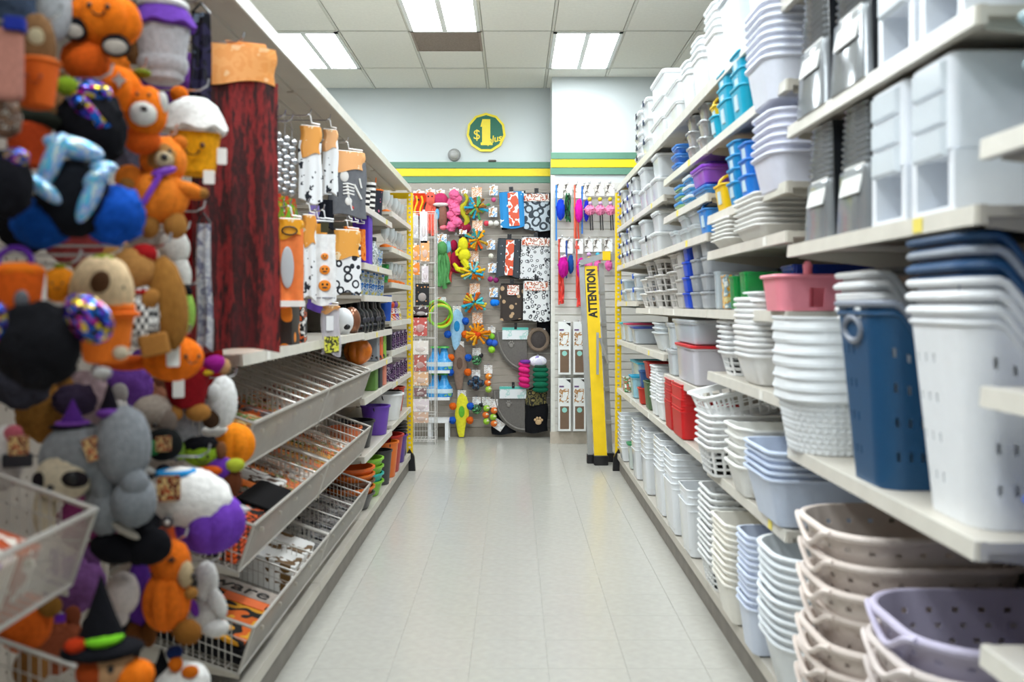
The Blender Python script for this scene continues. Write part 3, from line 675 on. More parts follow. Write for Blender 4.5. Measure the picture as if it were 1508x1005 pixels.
put('storage_tote', K_tote('bfe0ea', '2f8fe0', None, .2, .14, .05, .7), 'small aqua box before the navy lidded box', 'box', .885, 7.1, 1.12, 1, .1, w=.2) if False else None
# shelf at knee height
put('storage_tote', K_tote('bfe3ee', '1fb0cc', None, .34, .5, .26, .5), 'large clear bowl box with turquoise lid', 'box', .96, 7.3, .71, 1, .2, w=.34)
put('clear_tub', K_tote('a8d8e6', '169cc4', None, .2, .2, .17, .6), 'clear canister with turquoise lid', 'canister', .885, 6.98, .71, 1, .2, w=.2)
put('card_box', K_box(mat('card_floral', 'f2efe8', .5, 'noise', cols=('3f8f4f', 'e05a5a', 'f4f0e6'), scale=40), .12, .14, .12), 'small floral card box near turquoise lids', 'box', .885, 7.45, .71, 1, .1, w=.12)
put('storage_bin', K_tub('3a5f96', .26, .11, .13, .012, .02, .006), 'steel blue bin on a red bin', 'bin', .885, 6.62-.1, .82, 1, .1, w=.26)
put('storage_bin', K_tub('c63a2c', .26, .11, .12, .012, .02, .006), 'brick red bin under the steel blue bin', 'bin', .885, 6.62-.1, .71, 1, .1, w=.26)
put('storage_bin', K_tub('b02a26', .28, .2, .12, .015, .02, .006), 'dark red bin on a green bin', 'bin', .885, 6.2, .91, 1, .1, w=.28)
put('storage_bin', K_tub('58704f', .28, .2, .19, .015, .02, .006), 'mossy green bin under the dark red bin', 'bin', .885, 6.2, .71, 1, .1, w=.28)
put('storage_bin', K_tub('eef1f2', .3, .16, .12, .015, .02, .006), 'narrow white bin beside the red bins', 'bin', .88, 5.62, .71, 9, .02, w=.3)
put('storage_bin', K_tub('eef1f2', .3, .18, .12, .015, .02, .006), 'white bin next to the mossy green bin', 'bin', .88, 5.86, .71, 11, .02, w=.3)
put('storage_bin', K_tub('c41f24', .34, .22, .15, .008, .02, .004, rh=.006), 'red bin in the pile beside the white bins', 'bin', .87, 5.22, .71, 10, .015, w=.34)
put('storage_bin', K_tub('cf1f22', .34, .3, .15, .008, .02, .004, rh=.006), 'bright red bin beside the tilted white basket', 'bin', .865, 4.9, .71, 10, .0155, w=.34)
# knee shelf of the third bay
put('grid_basket', K_grid('f2f3f2', .34, .3, .13, 7, 6, 4), 'white grid basket under the tilted basket', 'basket', .82, 4.02, .68, 6, .027, w=.34)
inst('grid_basket', K_grid('f4f5f4', .34, .3, .13, 7, 6, 3), 'white grid basket tilted on top of its pile', 'basket', (.985, 4.03, .93), rot=(0, -.22, .05))
put('handled_basket', K_tub('f1f1ec', .34, .26, .13, .03, .05, .012, wave=.04), 'ivory basket with dipped sides and handles', 'basket', .84, 3.55, .68, 5, .036, w=.34)
put('dishpan', K_tub('ccd8ec', .4, .36, .17, .035, .05, .013), 'pale blue dishpan by the ivory baskets', 'dishpan', .83, 3.14, .68, 5, .022, w=.4)
# bottom deck
put('frosted_bin', K_tall(w=.3, d=.24, h=.12, a=.6), 'frosted bin in the pile under the yellow frame', 'bin', .86, 7.5, .15, 9, .032, w=.3)
put('storage_tote', K_tote('dfe9e4', '2d8a52', None, .2, .14, .2, .5), 'small frosted box with green lid', 'box', .88, 7.1, .15, 1, .2, w=.2)
put('frosted_bin', K_tall(w=.3, d=.24, h=.22, a=.6), 'frosted bin next to the green lidded box', 'bin', .87, 6.72, .15, 8, .03, w=.3)
put('frosted_bin', K_tall(w=.32, d=.26, h=.25, a=.65), 'frosted bin under the narrow white bins', 'bin', .87, 6.2, .15, 6, .035, w=.32)
put('frosted_bin', K_tall(w=.34, d=.3, h=.28, a=.7), 'tall frosted bin under the red bins', 'bin', .87, 5.6, .15, 7, .03, w=.34)
put('frosted_bin', K_tall(w=.34, d=.3, h=.26, a=.7), 'tall frosted bin beside the short frosted ones', 'bin', .86, 5.15, .15, 7, .032, w=.34)
put('frosted_bin', K_tall(w=.3, d=.26, h=.24, a=.7), 'short frosted bin beside the white grid baskets', 'bin', .86, 4.68, .15, 4, .035, w=.3)
put('grid_basket', K_grid('eef0ef', .36, .3, .13, 7, 6, 4), 'white grid basket on the bottom deck', 'basket', .86, 4.15, .15, 12, .028)
put('wavy_tub', K_tub('f3f0e6', .34, .28, .17, .03, .04, .011, wave=.05), 'cream tub with dipped sides on the bottom deck', 'tub', .83, 3.72, .15, 10, .026, w=.34)
put('storage_basket', K_tub('d5deef', .34, .2, .18, .02, .04, .01), 'pale blue narrow basket beside cream tubs', 'basket', .84, 3.37, .15, 12, .023, w=.34)
put('washing_tub', K_tub('e8edf0', .4, .36, .2, .045, .12, .014), 'white rounded tub beside taupe laundry baskets', 'tub', .82, 2.98, .15, 11, .028, w=.4)
put('laundry_basket', K_oval('dccfc6', .5, .4, .24), 'taupe laundry basket with punched holes', 'basket', .82, 2.5, .15, 7, .072, w=.5, jit=.012)
put('laundry_basket', lambda k: K_oval('bdb6cc' if k == 5 else 'd6cbc6', .5, .4, .24), 'laundry basket in the pile under a lilac one', 'basket', .83, 2.02, .15, 6, .066, w=.5, jit=.012)
# hampers
put('laundry_hamper', K_hamper('f0f1f1', 'f0f1f1'), 'white hamper behind the navy hamper', 'hamper', .93, 2.55, .96, 1, .03, w=.4) if False else None
stack('laundry_hamper', lambda k: K_hamper('eef0f1', 'eef0f1', w=.38, d=.28, h=.44, grip=False, inner=k > 0), 'white hamper nested beside the woven baskets', 'hamper', (1.12, 2.55, .96), 4, .032)
inst('laundry_hamper', K_hamper('164a72', '7c8390', w=.38, d=.3, h=.455), 'navy hamper with a grey rim and grip', 'hamper', (1.05, 2.345, .961))
stack('laundry_hamper', lambda k: K_hamper(('eef1f4', 'eef1f4', 'eef1f4', '1b4b78', '24507c', '1b4b78')[k], ('eef1f4', 'f2f4f6', 'f2f4f6', '1b4b78', '9aa2ae', '1b4b78')[k], w=.42, d=.32, h=.44, grip=False, inner=k > 0), 'hamper nested by the aisle past the navy one', 'hamper', (1.1, 1.955, .961), 6, .03, jit=.002)
LID = pl('8b8a8c'); 
for k, (x, y, z, m, lab) in enumerate(((1.12, 2.55, 1.497, LID, 'round grey serving disc lying on the white hampers'), (1.1, 1.955, 1.552, pl('1c2026'), 'round black serving disc lying on the navy nested hampers'))):
    inst('serving_disc', [('disc', cm(('lid',), lambda: MB().lathe([(.0, 0), (.15, 0), (.155, .006), (.15, .012), (.13, .016), (.0, .02)], 32, cap0=False, cap1=False)), m), ('knob', cm(('lidk',), lambda: MB().lathe([(.02, .015), (.018, .03), (.0, .034)], 14, cap1=False)), m)], lab, 'disc', (x, y, z))
inst('blue_tub', K_tub('1257c8', .34, .3, .3, .03, .06, .012), 'bright blue deep tub past the white hamper', 'tub', (1.08, 1.52, .77))
inst('blue_tub', K_tub('1257c8', .34, .34, .14, .03, .06, .012), 'bright blue shallow tub beneath the pale blue boxes', 'tub', (1.09, 1.5, 1.256))
# clear wedge organizers and white drawer units on the upper shelves
RIB = mat('ribbed_clear_plastic', 'a4a9ad', .12, alpha=.7, metal=.35, var=0)
def wedge(w, d, h):
    m = MB(); R = []
    n = 40
    for k in range(n+1):
        z = h*k/n; q = 1-.28*(k/n); b = .007*(k % 2) if k > n*.5 else 0
        R.append(rr((w-2*b)*(.82+.18*q), (d-2*b)*q, .012, 3, z, (w*.09*(1-q), d*(1-q)*.35)))
    return m.loft(R)
def K_wedge(w=.32, d=.23, h=.34):
    return [('clear_shell', cm(('wedge', w, d, h), lambda: wedge(w, d, h)), RIB), ('label_card', cm(('wcard', d, h), lambda: MB().prism([(-w/2-.003, h*.3), (-w/2+.001, h*.3), (-w/2+.018, h*.54), (-w/2+.014, h*.54)], -d*.28, d*.34)), paper('e2e3e0')), ('liner', cm(('wl', w, d, h), lambda: MB().prism([(-d*.52, .004), (-d*.49, .004), (-d*.36, h), (-d*.39, h)], -w*.44, w*.46, 'x')), pl('191c21'))]
def drawer_case(w, d, h):
    m = MB(); m.add(*[rbox(w, d, h-.125, .02, .006, .125).v, rbox(w, d, h-.125, .02, .006, .125).f])
    m.box(-w/2+.004, w/2-.004, -d/2, -d/2+.026, 0, .128); m.box(-w/2+.004, w/2-.004, d/2-.026, d/2, 0, .128)
    m.box(-w/2+.004, w/2-.004, -d/2+.026, d/2-.026, 0, .014); m.box(w/2-.02, w/2-.004, -d/2+.026, d/2-.026, .014, .128); return m
def K_drawers(c='eef3fa', w=.34, d=.2, h=.33):
    L = [('case', cm(('dw', w, d, h), lambda: drawer_case(w, d, h)), pl(c))]      # open compartment below three drawers
    dr = cm(('dwd', d, h), lambda: MB().loft([[(0, y, z) for y, z in ((-d*.38, -.032), (d*.38, -.032), (d*.38, .032), (-d*.38, .032))], [(-.012, y, z) for y, z in ((-d*.34, -.026), (d*.34, -.026), (d*.34, .026), (-d*.34, .026))]]))
    for k in range(3): L.append(('drawer', dr, clear('e6eef4', .8), (-w/2+.001, 0, h-.045-.068*k)))
    return L
for Y, z, lab, sc in ((2.72, 1.60, 'ribbed clear wedge organizer next to the ivory trays', 1), (2.44, 1.60, 'ribbed clear wedge organizer next to the drawer units', 1.0), (2.72, 1.98, 'ribbed clear wedge organizer beside the lavender dishpans', 1.12), (2.42, 1.98, 'ribbed clear wedge organizer beside an upper drawer unit', 1.12)):
    inst('wedge_organizer', K_wedge(), lab, 'organizer', (1.05, Y, z+.001), 0, 'clear wedge organizers', None, sc)
for Y, z, lab in ((2.2, 1.60, 'white drawer unit touching the wedge organizer'), (1.97, 1.60, 'white drawer unit touching the pale blue boxes'), (2.16, 1.98, 'white drawer unit on the uppermost near shelf'), (1.93, 1.98, 'white drawer unit at the near end of the uppermost shelf')):
    inst('drawer_unit', K_drawers(), lab, 'drawers', (1.06, Y, z+.001), 0, 'white drawer units')
put('storage_tub', K_tub('bcdbe6', .36, .26, .12, .02, .04, .01), 'pale cyan box on the near upper shelf', 'box', .9, 1.52, 1.72, 3, .085)
# ------------------------------------------------------------------ the costume side: plush toys on peg hooks
def u_sph(): return MB().ell()
UM = {'e': cm(('u_e',), lambda: MB().ell(seg=28, rings=16, lump=.05)), 'f': cm(('u_f',), lambda: MB().ell(seg=44, rings=28, lump=.13)), 'p': cm(('u_p',), lambda: MB().ell(seg=48, rings=16, ridge=.14, nr=8)),
      'c': cm(('u_c',), lambda: MB().lathe([(1, -1), (.98, -.9), (.55, -.1), (.22, .6), (.05, 1)], 20)), 'd': cm(('u_d',), lambda: MB().lathe([(.0, -1), (.55, -1), (.72, -.9), (.95, .6), (1, .9), (.92, 1), (0, 1)], 24, cap0=False, cap1=False)),
      'm': cm(('u_m',), lambda: MB().tube([(math.cos(PI+PI*k/10), 0, math.sin(PI+PI*k/10)) for k in range(11)], .14, 6)),
      't': cm(('u_t',), lambda: MB().tube([(math.cos(2*PI*k/24), math.sin(2*PI*k/24), 0) for k in range(24)], .22, 8, True)),
      'b': cm(('u_b',), lambda: rbox(2, 2, 2, .3, .15, -1)), 'l': cm(('u_l',), lambda: MB().ell(seg=16, rings=10)),
      'y': cm(('u_y',), lambda: MB().loft([[((1+.05*math.sin(j*2))*math.cos(2*PI*i/40)*q, (1+.05*math.sin(j*2))*math.sin(2*PI*i/40)*q, z-(.28*abs(math.sin(i*PI*7/40)) if j < 2 else 0)) for i in range(40)] for j, (q, z) in enumerate(((1.0, -.6), (1.08, -.45), (1.0, .1), (.8, .55), (.45, .9), (.1, 1)))])),
      's': cm(('u_s',), lambda: MB().prism([(math.cos(PI/2+PI*k/4)*(1 if k % 2 == 0 else .5), math.sin(PI/2+PI*k/4)*(1 if k % 2 == 0 else .5)) for k in range(8)], -1, 1))}
def pm(c):
    if isinstance(c, str):
        if c[0] == '*': return pl(c[1:])
        if c[0] == '@': return fab(c[1:])
        return fur(c)
    return c
SEQ = mat('sequin_mix', '2a2f9a', .2, 'cells', metal=.6, cols=('c01f8a', 'e8c81f', '1f6fd8', '14141a', '7a2fd0', '14141a'), scale=5)
SEQK = mat('sequin_black', '101014', .2, 'cells', metal=.5, cols=('181820', '2a2a34', '7a1f6a', '101014'), scale=6)
IRI = mat('iridescent_aqua', '4fc0e0', .25, 'noise', metal=.3, cols=('58b8e0', '8fa0e8', 'd9e6d0', '4fc0e0'), scale=2.5)
PLAID = mat('plaid_cloth', '14141a', .8, 'check', cols=('eeeeea',), scale=5)
HOOKS = 0
def hook(x, y, z, L, lab, xw=-1.333):
    inst('peg_hook', [('arm', cm(('hk', round(L, 3)), lambda: MB().tube([(0, 0, 0), (L-.02, 0, 0), (L, 0, .012), (L+.004, 0, .03)], .003, 6)), CHROME), ('plate', cm(('hkp',), lambda: MB().box(-.001, .004, -.012, .012, -.012, .012)), CHROME)], lab, 'hook', (xw, y, z), 0, 'peg hooks')
def plush(name, label, u, v, P_, xp=-.86, rz=.3, hk=None, short=None, top=None, off=0):
    Y = xp*F/(u-CX)+off; c = P(u, v, Y); s = Y/F
    t = thing(name, label, 'plush toy', c, rz, 'plush toys on the pegboard')
    zt = 0
    for q in P_:
        nm, col, sh, du, dv, dd, ru, rv, rd = q[:9]; rot = q[9] if len(q) > 9 else (0, 0, 0)
        ob(nm, UM[sh], pm(col), t, (du*s, -dd*s, -dv*s), rot, (ru*s, rd*s, rv*s))
        zt = max(zt, (-dv+rv*.9)*s)
    if hk: hook(0, Y+.02, c.z+zt, c.x+.03+1.333, 'chrome peg hook above the '+hk)
    return t
def face(dv, dd, k, col='*161214', du=0, mouth=True):
    L = [('eye', col, 'e', du-k, dv, dd, k*.28, k*.34, k*.2), ('eye', col, 'e', du+k, dv, dd, k*.28, k*.34, k*.2)]
    if mouth: L.append(('mouth', col, 'm', du, dv+k*.5, dd, k*.7, k*.6, k*.9))
    return L
OR, OR2, TAN, WH, GY, BK, PU, RD, GN = 'f07818', 'e2601a', 'b9803f', 'eceae4', '8f9397', '15151a', '6a35a8', 'b01c20', '8fb52c'
TAG = lambda du, dv, dd, a=7, b=12: ('tag', '*f2f2ee', 'b', du, dv, dd, a, b, 1)
plush('plush_acorn', 'brown plush with cream spot sitting in orange knitted cup', 55, 100, [('body', '7d5a3a', 'e', 0, -28, 0, 26, 52, 24), ('spot', 'd8c9a4', 'e', 2, -40, 22, 11, 13, 4), ('cup', '@e2641f', 'd', 0, 24, 0, 31, 36, 28), ('cuff', '@e8722a', 't', 0, -8, 0, 28, 14, 25)]+face(18, 27, 9, '*a03a10'), xp=-.86, hk='acorn plush')
plush('plush_ghost', 'pale grey rounded ghost plush beside the brown acorn plush', 80, 12, [('body', 'b7b9bd', 'e', 0, 0, 0, 24, 50, 22)]+face(-20, 21, 8), off=.12, hk='grey ghost plush')
plush('plush_pumpkin', 'big orange pumpkin plush with black stitched face and paws', 150, 35, [('body', OR, 'p', 5, -5, 0, 50, 42, 40), ('paw', BK, 'e', -32, 18, 26, 17, 17, 12), ('paw_pad', 'cfc4b8', 'e', -32, 24, 36, 12, 10, 5), ('paw', BK, 'e', 22, 38, 26, 20, 17, 12), ('paw_pad', 'cfc4b8', 'e', 22, 42, 36, 16, 11, 5), ('lower_body', OR2, 'e', -22, 55, 0, 34, 30, 28)]+face(-14, 40, 12), hk='big pumpkin plush')
plush('plush_cup', 'pale grey cup plush with purple drip and green top', 240, 65, [('body', 'bdbcc0', 'd', 0, 8, 0, 40, 50, 34), ('bottom', 'bdbcc0', 'e', 0, 30, 0, 36, 26, 30), ('drip', '6b3fa6', 'y', 0, -40, 0, 42, 22, 36), ('whipped_top', 'f0efec', 'e', 0, -56, 0, 37, 12, 32), ('leaf', '9cc832', 'e', -6, -66, 2, 20, 8, 20)], hk='purple drip cup plush')
plush('plush_bear', 'orange patchwork bear plush with a white muzzle', 190, 155, [('body', OR, 'p', -18, -12, 0, 40, 44, 34), ('patch', 'f3f0ea', 's', -10, -28, 35, 10, 12, 2), ('head', OR, 'e', 24, 10, 8, 30, 38, 28), ('muzzle', 'f0ede6', 'e', 22, 17, 30, 19, 18, 12), ('nose', '*2a2224', 'e', 24, 12, 42, 5, 4, 3), ('ear', 'f0ede6', 'e', 46, -2, 18, 9, 17, 8), ('stem', '8a9a2c', 'e', 18, -48, 0, 13, 7, 9), ('foot', OR2, 'e', 18, 50, 0, 26, 22, 22)]+face(-10, 34, 8, du=22, mouth=False), hk='patchwork bear plush')
plush('plush_cupcake', 'yellow smiling cupcake plush with white frosting and orange cherry', 285, 195, [('cup', 'f0a51a', 'd', 3, 22, 0, 38, 42, 32), ('frosting', 'f3f1ec', 'y', 0, -22, 0, 43, 30, 36), ('cherry', OR, 'e', -20, -54, 4, 13, 12, 12), TAG(40, 36, 16), TAG(22, 68, 20, 8, 10)]+face(24, 33, 13, '*5a2a0a'), hk='cupcake plush', xp=-.84)
plush('teddy_bear', 'teddy bear plush in orange pumpkin costume with purple ribbon', 235, 270, [('hood', 'f0842a', 'e', 5, -33, 0, 33, 36, 30), ('face', 'a87a44', 'e', 5, -33, 16, 22, 24, 18), ('muzzle', 'dcc8a2', 'e', 8, -31, 31, 13, 12, 8), ('nose', '*241a16', 'e', 9, -33, 39, 5, 5, 3), ('eye', '*1c1412', 'e', -6, -42, 33, 3, 3, 2), ('eye', '*1c1412', 'e', 16, -43, 32, 3, 3, 2), ('body', 'f0842a', 'p', -3, 20, 0, 44, 40, 36), ('arm', 'f0842a', 'e', -40, -4, 10, 20, 20, 16), ('hand', TAN, 'e', -42, 6, 20, 11, 11, 9), ('arm', 'f0842a', 'e', 40, 10, 10, 25, 12, 14, (0, .3, 0)), ('hand', TAN, 'e', 60, 14, 12, 9, 8, 8), ('leg', TAN, 'e', -14, 62, 8, 15, 20, 16), ('leg', TAN, 'e', 22, 62, 8, 17, 20, 16), ('ribbon', '*7a35b8', 'e', 8, -13, 34, 18, 6, 4, (0, -.3, 0)), ('ribbon_tail', '*7a35b8', 'b', -8, 14, 40, 4, 25, 2, (0, .5, 0)), ('ear', 'f0842a', 'e', -20, -60, 4, 11, 11, 8), ('ear', 'f0842a', 'e', 28, -60, 4, 11, 11, 8)], xp=-.82, hk='pumpkin teddy bear')
plush('plush_owl', 'black round plush with a rainbow sequin band', 135, 180, [('body', BK, 'f', 0, 10, 0, 48, 56, 40), ('sequin_band', SEQ, 't', 6, -14, 4, 44, 60, 34, (.3, .9, 0)), ('sequin_cap', SEQ, 'e', -4, -40, 6, 34, 22, 30)], xp=-.86, hk='sequin band plush')
plush('plush_dragon', 'furry royal blue plush with shiny aqua claws', 105, 285, [('body', '1450b4', 'f', 55, 30, -6, 46, 44, 40), ('body_fur', '114a9c', 'f', -40, 45, 0, 40, 36, 36), ('belly', '14161c', 'e', 5, 8, 10, 52, 58, 40), ('claw', IRI, 'l', -18, -40, 44, 14, 44, 12, (0, .35, 0)), ('claw', IRI, 'l', 8, -62, 34, 42, 16, 14, (0, .25, 0)), ('claw', IRI, 'l', -28, 0, 48, 30, 11, 11, (0, .75, 0)), ('claw', IRI, 'l', 48, -36, 34, 19, 9, 10), ('claw', IRI, 'l', 32, 8, 44, 13, 42, 11, (0, .4, 0)), ('claw', IRI, 'l', 40, -18, 44, 22, 13, 12, (0, -.7, 0))], xp=-.8)
plush('plush_cat', 'black furry plush with yellow sequins beside the blue plush', 12, 270, [('body', '1a1a20', 'f', 0, 0, 0, 34, 50, 30), ('sequin_ear', SEQ, 'e', 14, -36, 16, 18, 14, 10)], xp=-.84)
plush('plush_pot', 'rust red pot plush behind the furry blue plush', 42, 205, [('pot', 'b8431c', 'd', 0, 10, 0, 32, 32, 28), ('lid', '20241c', 'e', 10, -28, 0, 34, 16, 28), ('leaf', '8fae2a', 'e', 50, -84, -10, 16, 14, 12)], off=.16)
plush('plush_tongue', 'dusty pink flat plush beside the acorn plush', 12, 95, [('body', 'c98a7a', 'b', 0, 0, 0, 20, 52, 10), ('trim', '2f3fae', 'b', 10, -58, 4, 14, 10, 12)], xp=-.86)
plush('plush_spider', 'brown and white mottled plush beneath the pink plush', 8, 175, [('body', mat('mottle', '6a4a3a', .9, 'noise', cols=('8a6a52', '5a4034', 'cfc4b8'), scale=3), 'f', 0, 0, 0, 22, 28, 20)], xp=-.88)
plush('plush_bucket', 'orange pumpkin bucket plush with a grey button and purple rim', 28, 430, [('bucket', OR2, 'd', 0, 6, 0, 36, 42, 30), ('top', OR, 'e', 0, -30, 0, 36, 14, 30), ('handle', '6a35a8', 't', -6, -44, 0, 22, 18, 22, (1.2, 0, 0)), ('button', '*5a5a60', 'e', 9, 12, 30, 10, 14, 4)], xp=-.85)
plush('plush_pumpkin', 'small amber pumpkin plush beside the pumpkin bucket plush', 88, 420, [('body', 'e88a1a', 'p', 0, 0, 0, 26, 26, 22), ('stem', '9aa02c', 'e', 0, -26, 0, 8, 6, 8), TAG(-20, 4, 22, 6, 20)]+face(-2, 21, 7), off=.1, hk='small amber pumpkin')
plush('plush_pug', 'cream pug plush with brown ears in orange trousers', 150, 455, [('body', 'd8bc94', 'e', 0, -22, 0, 45, 58, 38), ('ear', '6b4a30', 'e', 2, -38, 36, 13, 17, 5, (0, .3, 0)), ('trousers', '@f07a24', 'd', 5, 36, 0, 42, 44, 36), ('paw', 'efe0c4', 'e', 28, 64, 24, 11, 10, 10), ('hat', '8a962c', 'e', 2, -72, 4, 17, 9, 14), ('hat_band', '*2a2e18', 'e', 6, -64, 10, 14, 5, 10), ('eye', '*1c1412', 'e', 30, -30, 24, 4, 5, 3), ('waistband', '@e86a18', 't', 4, 8, 0, 41, 20, 35)], xp=-.82, hk='cream pug')
plush('plush_hedgehog', 'brown bear plush in a black and white plaid shirt', 225, 445, [('back', '9a6a30', 'e', 18, 2, -10, 30, 70, 30, (0, -.12, 0)), ('head', 'b9854a', 'e', -26, -48, 6, 30, 32, 26), ('hat', RD, 'e', -12, -70, 8, 19, 15, 16), ('shirt', PLAID, 'e', -14, 22, 12, 26, 46, 22), ('scarf', RD, 't', -16, -14, 8, 20, 16, 20), ('vest', 'a01a1c', 'e', -34, 30, 4, 14, 36, 16), ('hand', TAN, 'b', 4, 62, 18, 20, 16, 14, (0, -.2, 0)), ('arm', TAN, 'e', -2, -4, 26, 12, 16, 9, (0, .5, 0)), ('snout', 'd0a468', 'e', -42, -40, 20, 12, 11, 12)], xp=-.81, hk='plaid shirt bear')
plush('plush_ghost', 'white ghost plush with grey hook loop behind the plaid bear', 257, 385, [('head', WH, 'e', 0, -20, 0, 22, 26, 20), ('body', WH, 'e', 4, 22, 0, 20, 32, 18)], xp=-.9, hk='white ghost')
plush('plush_monster', 'lime green small monster plush with dark hair', 272, 455, [('body', '9cc85a', 'e', 0, 6, 0, 15, 32, 14), ('hair', BK, 'e', -4, -26, 0, 15, 10, 14)]+face(-2, 13, 5), xp=-.84, hk='lime monster')
plush('plush_pumpkin', 'soft orange pumpkin plush with white tag below the plaid bear', 255, 528, [('body', 'f2761a', 'p', 0, 0, 0, 43, 34, 36), TAG(2, -10, 38, 9, 20), ('tail', OR2, 'e', -62, 6, -4, 40, 11, 20)]+face(-4, 36, 9, du=28), xp=-.8, hk='soft pumpkin')
plush('plush_monster', 'black shaggy plush with a rainbow sequin collar', 62, 505, [('body', '17171b', 'f', -6, 4, 0, 58, 64, 46), ('sequin_collar', SEQ, 'e', 64, -36, 14, 42, 30, 26, (0, .9, 0)), ('sequin_trim', SEQ, 'e', -54, -30, 20, 16, 30, 14), ('tassel', 'cfcac6', 'e', 82, 46, 10, 14, 9, 10)], xp=-.8)
plush('plush_santa', 'wine red robed plush with tan feet and a purple hat', 275, 575, [('robe', '8f1820', 'd', 0, -4, 0, 34, 30, 28), ('foot', TAN, 'e', -22, 32, 10, 18, 13, 14), ('foot', TAN, 'e', 16, 32, 10, 18, 13, 14), ('hat', '9a1f86', 'e', 40, -38, 4, 17, 13, 15), ('hat_trim', 'e8c22c', 'e', 28, -26, 12, 10, 4, 8), ('face', 'd0a070', 'e', 52, -34, 4, 10, 12, 10), TAG(-10, -6, 30, 8, 14)], xp=-.85, hk='robed plush')
plush('plush_ghost', 'white ghost plush perched above the orange pumpkin ball', 328, 592, [('body', 'f3f2ee', 'e', 0, 0, 0, 21, 38, 20), ('wing', 'f3f2ee', 'e', -12, -14, 14, 9, 14, 7), ('bow', '4a3424', 'e', -16, 24, 14, 12, 13, 8)], xp=-.84, hk='perched ghost')
plush('plush_pumpkin', 'orange pumpkin ball plush beside the upper wire bin', 343, 655, [('body', 'f58a1c', 'p', 0, 0, 0, 32, 32, 28), ('collar', WH, 'e', -24, -22, 10, 20, 9, 14)], xp=-.84)
plush('plush_sloth', 'grey sloth plush with cream face and purple hat', 118, 690, [('head', '8d9195', 'e', -2, -14, 0, 54, 54, 42), ('face', 'd9cbb0', 'e', -18, 8, 26, 38, 34, 22), ('eye_patch', '2a2428', 'e', -2, 8, 44, 20, 12, 7, (0, .15, 0)), ('eye', '*0c0c10', 'e', -4, 6, 51, 8, 8, 4), ('eye_patch', '2a2428', 'e', -48, 8, 40, 9, 12, 7), ('nose', '*2a2428', 'e', -32, 18, 47, 5, 4, 3), ('arm', '8d9195', 'e', 36, 56, 10, 30, 44, 26), ('arm', '8d9195', 'e', 32, 18, 20, 18, 40, 18, (0, -.2, 0)), ('chest', 'd9cbb0', 'e', -46, 60, 6, 16, 38, 18), ('hat', '5d2f8c', 'c', -10, -78, 0, 24, 24, 20), ('hat_brim', '221a2c', 'e', -10, -62, 0, 32, 6, 26), ('hat_ribbon', '8a4fb8', 't', -10, -66, 0, 20, 20, 18), ('tag', mat('hang_tag_print', 'b0451a', .4, 'noise', cols=('e0c080', '6a2a14', 'b0451a'), scale=2.2), 'b', 22, -34, 44, 11, 17, 1.5, (0, -.3, 0))], xp=-.93)
plush('plush_elephant', 'plain grey plush with purple bow behind the sloth', 185, 690, [('head', '888c91', 'e', -4, -34, 0, 40, 58, 36), ('arm', '888c91', 'e', 14, 20, 16, 20, 22, 18), ('body', '888c91', 'e', 12, 48, 6, 32, 38, 28), ('hat_band', '7a45a8', 'e', -22, -82, 6, 18, 8, 14), ('hat', '1c1822', 'c', -22, -104, 0, 16, 24, 14)], xp=-.83)
plush('plush_dinosaur', 'white unicorn plush with purple belly and blue hat ring', 285, 748, [('body', 'eceae6', 'e', -4, -14, 0, 62, 44, 42, (0, .35, 0)), ('belly', '6f3fb0', 'p', 24, 24, -2, 50, 46, 42), ('eye', '*4a4648', 'e', -34, 10, 40, 9, 9, 4), ('pupil', '*d8d4d0', 'e', -34, 10, 43, 4, 4, 3), ('hat_ring', '@2f9ae0', 't', -24, -54, 6, 24, 22, 20), ('nose', '*3a3436', 'e', -44, 26, 38, 4, 3, 3), ('horn', 'f0ede8', 'c', 72, 8, 0, 12, 10, 10, (0, 1.4, 0)), ('tag', MATS['hang_tag_print'], 'b', -32, -38, 42, 16, 18, 1.5), ('strap', 'f0ede8', 'e', -66, -62, 10, 16, 6, 8, (0, .4, 0))], xp=-.79, hk='unicorn plush')
plush('plush_bat', 'black winged bat plush below the grey plush', 192, 805, [('wing', BK, 'e', -22, 0, 6, 34, 22, 16, (0, .3, 0)), ('wing', BK, 'e', 26, 0, 6, 32, 28, 16), ('body', BK, 'f', 8, -20, -10, 22, 50, 22), ('foot', 'd8cfc0', 'e', -4, -28, 22, 22, 6, 8, (0, .6, 0))], xp=-.83)
plush('plush_frankenstein', 'small green monster plush with black hair and purple sleeves', 298, 668, [('head', GN, 'e', -2, 0, 0, 25, 19, 20), ('hair', BK, 'f', -2, -12, -2, 26, 13, 20), ('ear', '9cc84a', 'e', -30, -6, 4, 9, 14, 7), ('ear', '8a5a3a', 'e', 26, -4, 6, 8, 13, 7), ('body', PU, 'e', 22, 24, 0, 24, 18, 16), ('bow', 'e8641a', 'e', 8, 24, 16, 20, 8, 8), ('hand', 'b8c23a', 'e', 46, 18, 10, 14, 10, 10), ('leg', '6a3a22', 'e', 40, 44, 0, 16, 24, 14)]+face(2, 19, 8, '*2a3010'), xp=-.82)
plush('plush_witch', 'black witch doll plush with green collar near the monster plush', 240, 655, [('body', '1a1c1c', 'e', 0, 0, 0, 28, 24, 20), ('collar', '2f8a4a', 'e', -18, 2, 14, 20, 12, 10), ('tag', MATS['hang_tag_print'], 'b', 2, -4, 22, 11, 11, 1.5)], xp=-.86)
plush('plush_mouse', 'taupe mouse plush hanging behind the grey plush', 225, 610, [('head', 'a89c90', 'e', 0, 0, 0, 30, 28, 24), ('ear', '8a7c72', 'e', 18, 10, 14, 17, 17, 8), ('eye', '*1c1412', 'e', 4, 14, 24, 4, 4, 3)], xp=-.92)
